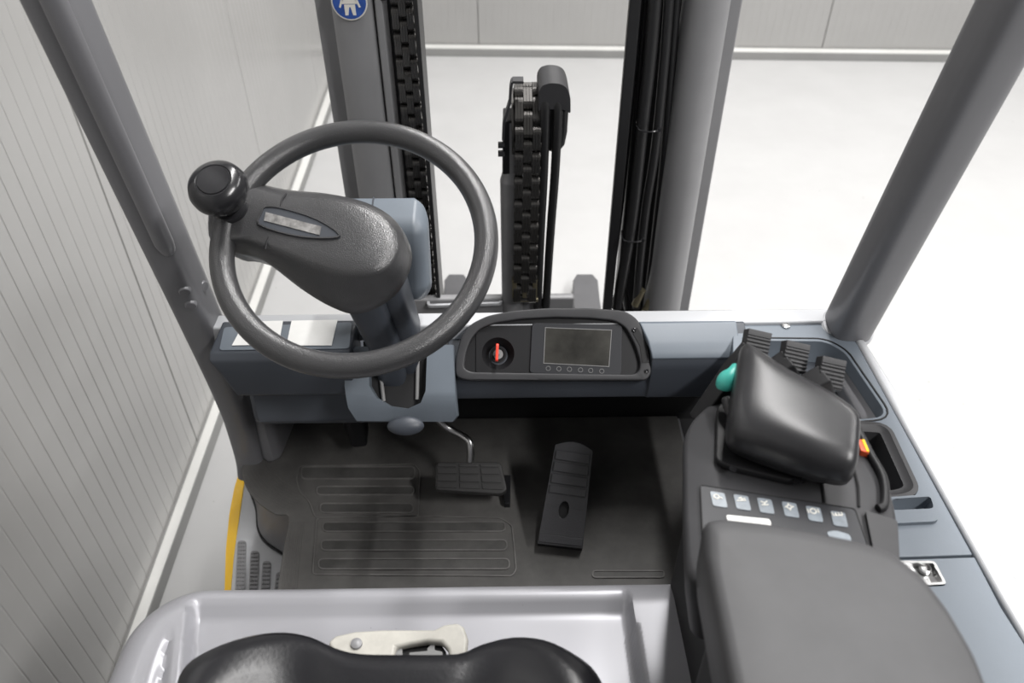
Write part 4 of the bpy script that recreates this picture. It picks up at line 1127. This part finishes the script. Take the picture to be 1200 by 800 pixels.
# free-lift cylinder in the middle with chain wheel and guard
bm = B()
xc = 0.0141
zt = 0.9751
cyl(bm, (xc, 1.355, 0.15), (xc, 1.355, zt), 0.0235, n=32)
cyl(bm, (xc, 1.355, zt), (xc, 1.355, zt + 0.02), 0.0235, 0.018, n=32)
cyl(bm, (xc, 1.355, zt + 0.02), (xc, 1.355, zt + 0.12), 0.016, n=24)
obj('free_lift_cylinder', bm, 'mastpaint', mast)
zt2 = 1.1644
bm = B()   # chain wheel
wx0, wx1 = 0.016, 0.0664
revolve(bm, (wx0 - 0.003, 1.385, zt2 - 0.088), (1, 0, 0), [(0.012, 0), (0.062, 0), (0.062, 0.004), (0.052, 0.006), (0.052, wx1 - wx0), (0.062, wx1 - wx0 + 0.002), (0.062, wx1 - wx0 + 0.006), (0.012, wx1 - wx0 + 0.006)], 40)
obj('chain_wheel', bm, 'chain', mast)
bm = B()   # forked head and strip guard
p = lambda x, z: V((x, 1.33, z))
g0 = [(0.0339, 1.33, 1.1735), (0.0148, 1.33, 1.1736), (0.0118, 1.33, 1.1616), (0.0102, 1.33, 1.1355), (-0.0007, 1.33, 1.0992), (-0.0026, 1.33, 1.0666)]
for i in range(len(g0) - 1):
    a_, b_ = V(g0[i]), V(g0[i + 1])
    dv = (b_ - a_).normalized(); nn_ = V((dv.z, 0, -dv.x)) * 0.0022
    prism(bm, [a_ - nn_, b_ - nn_, b_ + nn_, a_ + nn_], (0, 0.022, 0))
sg = obj('strip_guard', bm, 'charcoal', mast)
bm = B()
hp = [(-0.0022, 1.34, 1.0996), (0.0177, 1.34, 1.0994), (0.0191, 1.34, 0.9929), (-0.0049, 1.34, 0.9931)]
prism(bm, hp, (0, 0.06, 0))
obj('fork_head', bm, 'rubber', mast, bevel=0.003)
for q in [(-0.0058, 1.335, 1.0559), (-0.006, 1.335, 1.0391)]:
    bm = B(); cyl(bm, V(q) - V((0.006, 0, 0)), V(q) + V((0.006, 0, 0)), 0.006, n=6)
    obj('head_bolt', bm, 'gloss', mast)
bm = B()   # hose pulley cover
co = [(0.0603, 1.32, 1.1546), (0.0596, 1.32, 1.1905), (0.0652, 1.32, 1.2022), (0.0795, 1.32, 1.2064), (0.0968, 1.32, 1.2049), (0.1086, 1.32, 1.1975), (0.1152, 1.32, 1.1797), (0.1165, 1.32, 1.1496), (0.1058, 1.32, 1.1588), (0.0646, 1.32, 1.1591)]
prism(bm, off(roundpoly(co, 0.006, 3), (0, 0, -0.030)), (0, 0.085, 0.0))
obj('pulley_cover', bm, 'charcoal', mast, bevel=0.012, seg=4)
bm = B()
co = [(0.0658, 1.345, 1.1504), (0.1155, 1.345, 1.1438), (0.1147, 1.345, 1.0914), (0.111, 1.345, 1.0668), (0.0991, 1.345, 1.0501), (0.0676, 1.345, 1.0588)]
prism(bm, off(co, (0, 0, -0.02)), (0, 0.06, 0))
obj('hose_pulley', bm, 'rubber', mast, bevel=0.008)
for pts, r in [([(0.0715, 1.33, 1.135), (0.0715, 1.325, 1.1246), (0.0712, 1.33, 1.0064), (0.0677, 1.33, 0.8577), (0.0659, 1.34, 0.6808)], 0.0095), ([(0.0924, 1.33, 1.1348), (0.094, 1.325, 1.1244), (0.0934, 1.33, 1.0062), (0.0879, 1.33, 0.8575), (0.0841, 1.34, 0.6806)], 0.0085)]:
    bm = B(); tube(bm, spline(pts, 5), r, 14)
    obj('hydraulic_hose', bm, 'rubber', mast)
bm = B()
for x in [0.0168, 0.0378, 0.0588]:
    za, zb = (0.7239, 0.7671)
    box(bm, x - 0.0045, x + 0.0045, 1.315, 1.335, za, zb)
cyl(bm, (wx0 - 0.002, 1.325, bz + 0.012), (wx1, 1.325, bz + 0.012), 0.005)
obj('chain_anchor', bm, 'brass', mast, bevel=0.001)

# lift chains: every link is a sub-part
def link_mesh(w, pitch, kind):
    bm = B()
    blocks = ((-0.5, -0.18), (0.18, 0.5)) if kind == 0 else ((-0.17, 0.17),)
    for b0, b1 in blocks:
        m = 3 if b1 - b0 > 0.3 else 2 if b1 - b0 > 0.15 else 1
        for q in range(m):
            xa = (b0 + (b1 - b0) * (q + 0.06) / m) * w; xb = (b0 + (b1 - b0) * (q + 0.94) / m) * w
            prof = []
            for k in range(16):
                t = 2 * PI * k / 16
                yy, zz = math.cos(t), math.sin(t)
                hz = pitch * 0.5 if zz >= 0 else -pitch * 0.5
                prof.append(V((xa, yy * pitch * 0.47, zz * pitch * 0.47 + hz)))
            prism(bm, prof, (xb - xa, 0, 0))
    if kind == 0:
        for s in (-0.5, 0.5): cyl(bm, (-w / 2 - 0.001, 0, s * pitch), (w / 2 + 0.001, 0, s * pitch), pitch * 0.3, n=12)
    bmesh.ops.recalc_face_normals(bm, faces=bm.faces[:])
    me = bpy.data.meshes.new('chain_link'); bm.to_mesh(me); bm.free()
    me.materials.append(M['chain'])
    return me
def chain(path, w, pitch):
    root = bpy.data.objects.new('lift_chain', None); root.parent = truck
    root.matrix_parent_inverse = Matrix.Translation(-V((0.03, 0.45, 0))); C.objects.link(root)
    ms = [link_mesh(w, pitch, 0), link_mesh(w, pitch, 1)]
    path = [V(p) for p in path]
    acc = 0; k = 0; want = 0
    for a_, b_ in zip(path, path[1:]):
        L = (b_ - a_).length; t = (b_ - a_) / L
        while want <= acc + L:
            p = a_ + t * (want - acc)
            o = bpy.data.objects.new('chain_link', ms[k % 2])
            zax = t; xax = V((1, 0, 0)); yax = zax.cross(xax)
            R = Matrix((xax, yax, zax)).transposed().to_4x4()
            o.matrix_world = Matrix.Translation(p) @ R
            mb = o.matrix_world.copy()
            o.parent = root
            o.matrix_parent_inverse = Matrix.Identity(4)
            o.matrix_basis = mb
            C.objects.link(o)
            k += 1; want += pitch
        acc += L
wc_ = V(((wx0 + wx1) / 2 + 0.001, 1.385, zt2 - 0.088))
arcp = [wc_ + V((0, -0.060 * math.cos(t), 0.060 * math.sin(t))) for t in [PI * i / 12 for i in range(13)]] + [wc_ + V((0, 0.060, -0.45))]
chain([(wc_.x - 0.004, 1.325, bz + 0.03)] + arcp, wx1 - wx0 - 0.004, 0.0245)
lkx = (X['lk0'] + X['lk1']) / 2
lkx = -0.1694
chain([(lkx, 1.385, 0.62), (lkx, 1.385, 2.05)], X['lk1'] - X['lk0'] - 0.002, 0.0215)

# round safety sticker on the left upright
sticker_c = V((-0.2518, 1.356, 1.3015))
bm = B()
cyl(bm, sticker_c, sticker_c + V((0, -0.0015, 0)), 0.0295, n=48)
st1 = obj('safety_sticker', bm, 'sticker_white', mast)
bm = B()
cyl(bm, sticker_c + V((0, -0.0014, 0)), sticker_c + V((0, -0.0022, 0)), 0.0272, n=48)
obj('sticker_field', bm, 'sticker_blue', mast)
bm = B()
sp = lambda pts: [sticker_c + V((x * 0.001, -0.0021, z * 0.001)) for x, z in pts]
fig = [[(-11, 9), (11, 9), (12, -3), (-12, -3)], [(-9, -4), (9, -4), (9, -8), (-9, -8)], [(-9, -8), (-1, -8), (-4, -21), (-9, -21)], [(1, -8), (9, -8), (9, -21), (4, -21)],
       [(-12, 8), (-18, -8), (-15, -9), (-10, 3)], [(12, 8), (18, -8), (15, -9), (10, 3)]]
for f_ in fig: prism(bm, sp(f_), (0, -0.0008, 0))
cyl(bm, sticker_c + V((0, -0.0021, 0.0155)), sticker_c + V((0, -0.0029, 0.0155)), 0.006, n=20)
obj('sticker_figure', bm, 'sticker_white', mast, smooth=False)

# forks reaching forward on the ground
for q in [[(-0.2166, 2.2275, 0.055), (-0.2222, 2.3306, 0.055), (-0.2087, 2.3679, 0.055), (-0.1529, 2.3669, 0.055), (-0.1362, 2.3291, 0.055), (-0.1271, 2.2259, 0.055)], [(0.2307, 2.2198, 0.055), (0.241, 2.3226, 0.055), (0.2561, 2.3598, 0.055), (0.3149, 2.3588, 0.055), (0.3299, 2.3211, 0.055), (0.326, 2.2182, 0.055)]]:
    pts = [V(p) for p in q]
    back = [V((pts[-1].x - 0.004, 1.50, 0.055)), V((pts[0].x + 0.004, 1.50, 0.055))]
    bm = B(); prism(bm, pts + back, (0, 0, -0.035))
    xs0, xs1 = back[1].x, back[0].x
    box(bm, xs0, xs1, 1.50, 1.54, 0.02, 0.50)
    part('fork', bm, 'forkpaint', bevel=0.005)

for name, lab in (('teal_switch', 'teal thumb switch on the left of the palm rest'), ('emergency_switch', 'orange and yellow switch edge beside the palm rest'),
                  ('yellow_edge_tape', 'yellow tape along the edge of the entry step'), ('white_tag', 'small white printed tag on the key panel'),
                  ('safety_sticker', 'round blue and white sticker with a belted figure'), ('badge', 'worn silver strip set in the wheel hub'),
                  ('latch_plate', 'bright metal latch in the blue grey cover'), ('adjusting_lever', 'worn cream metal lever in front of the seat'),
                  ('paper_label', 'blank white paper label on the storage cover')):
    for o in bpy.data.objects:
        if o.name.split('.')[0] == name: o['label'] = lab
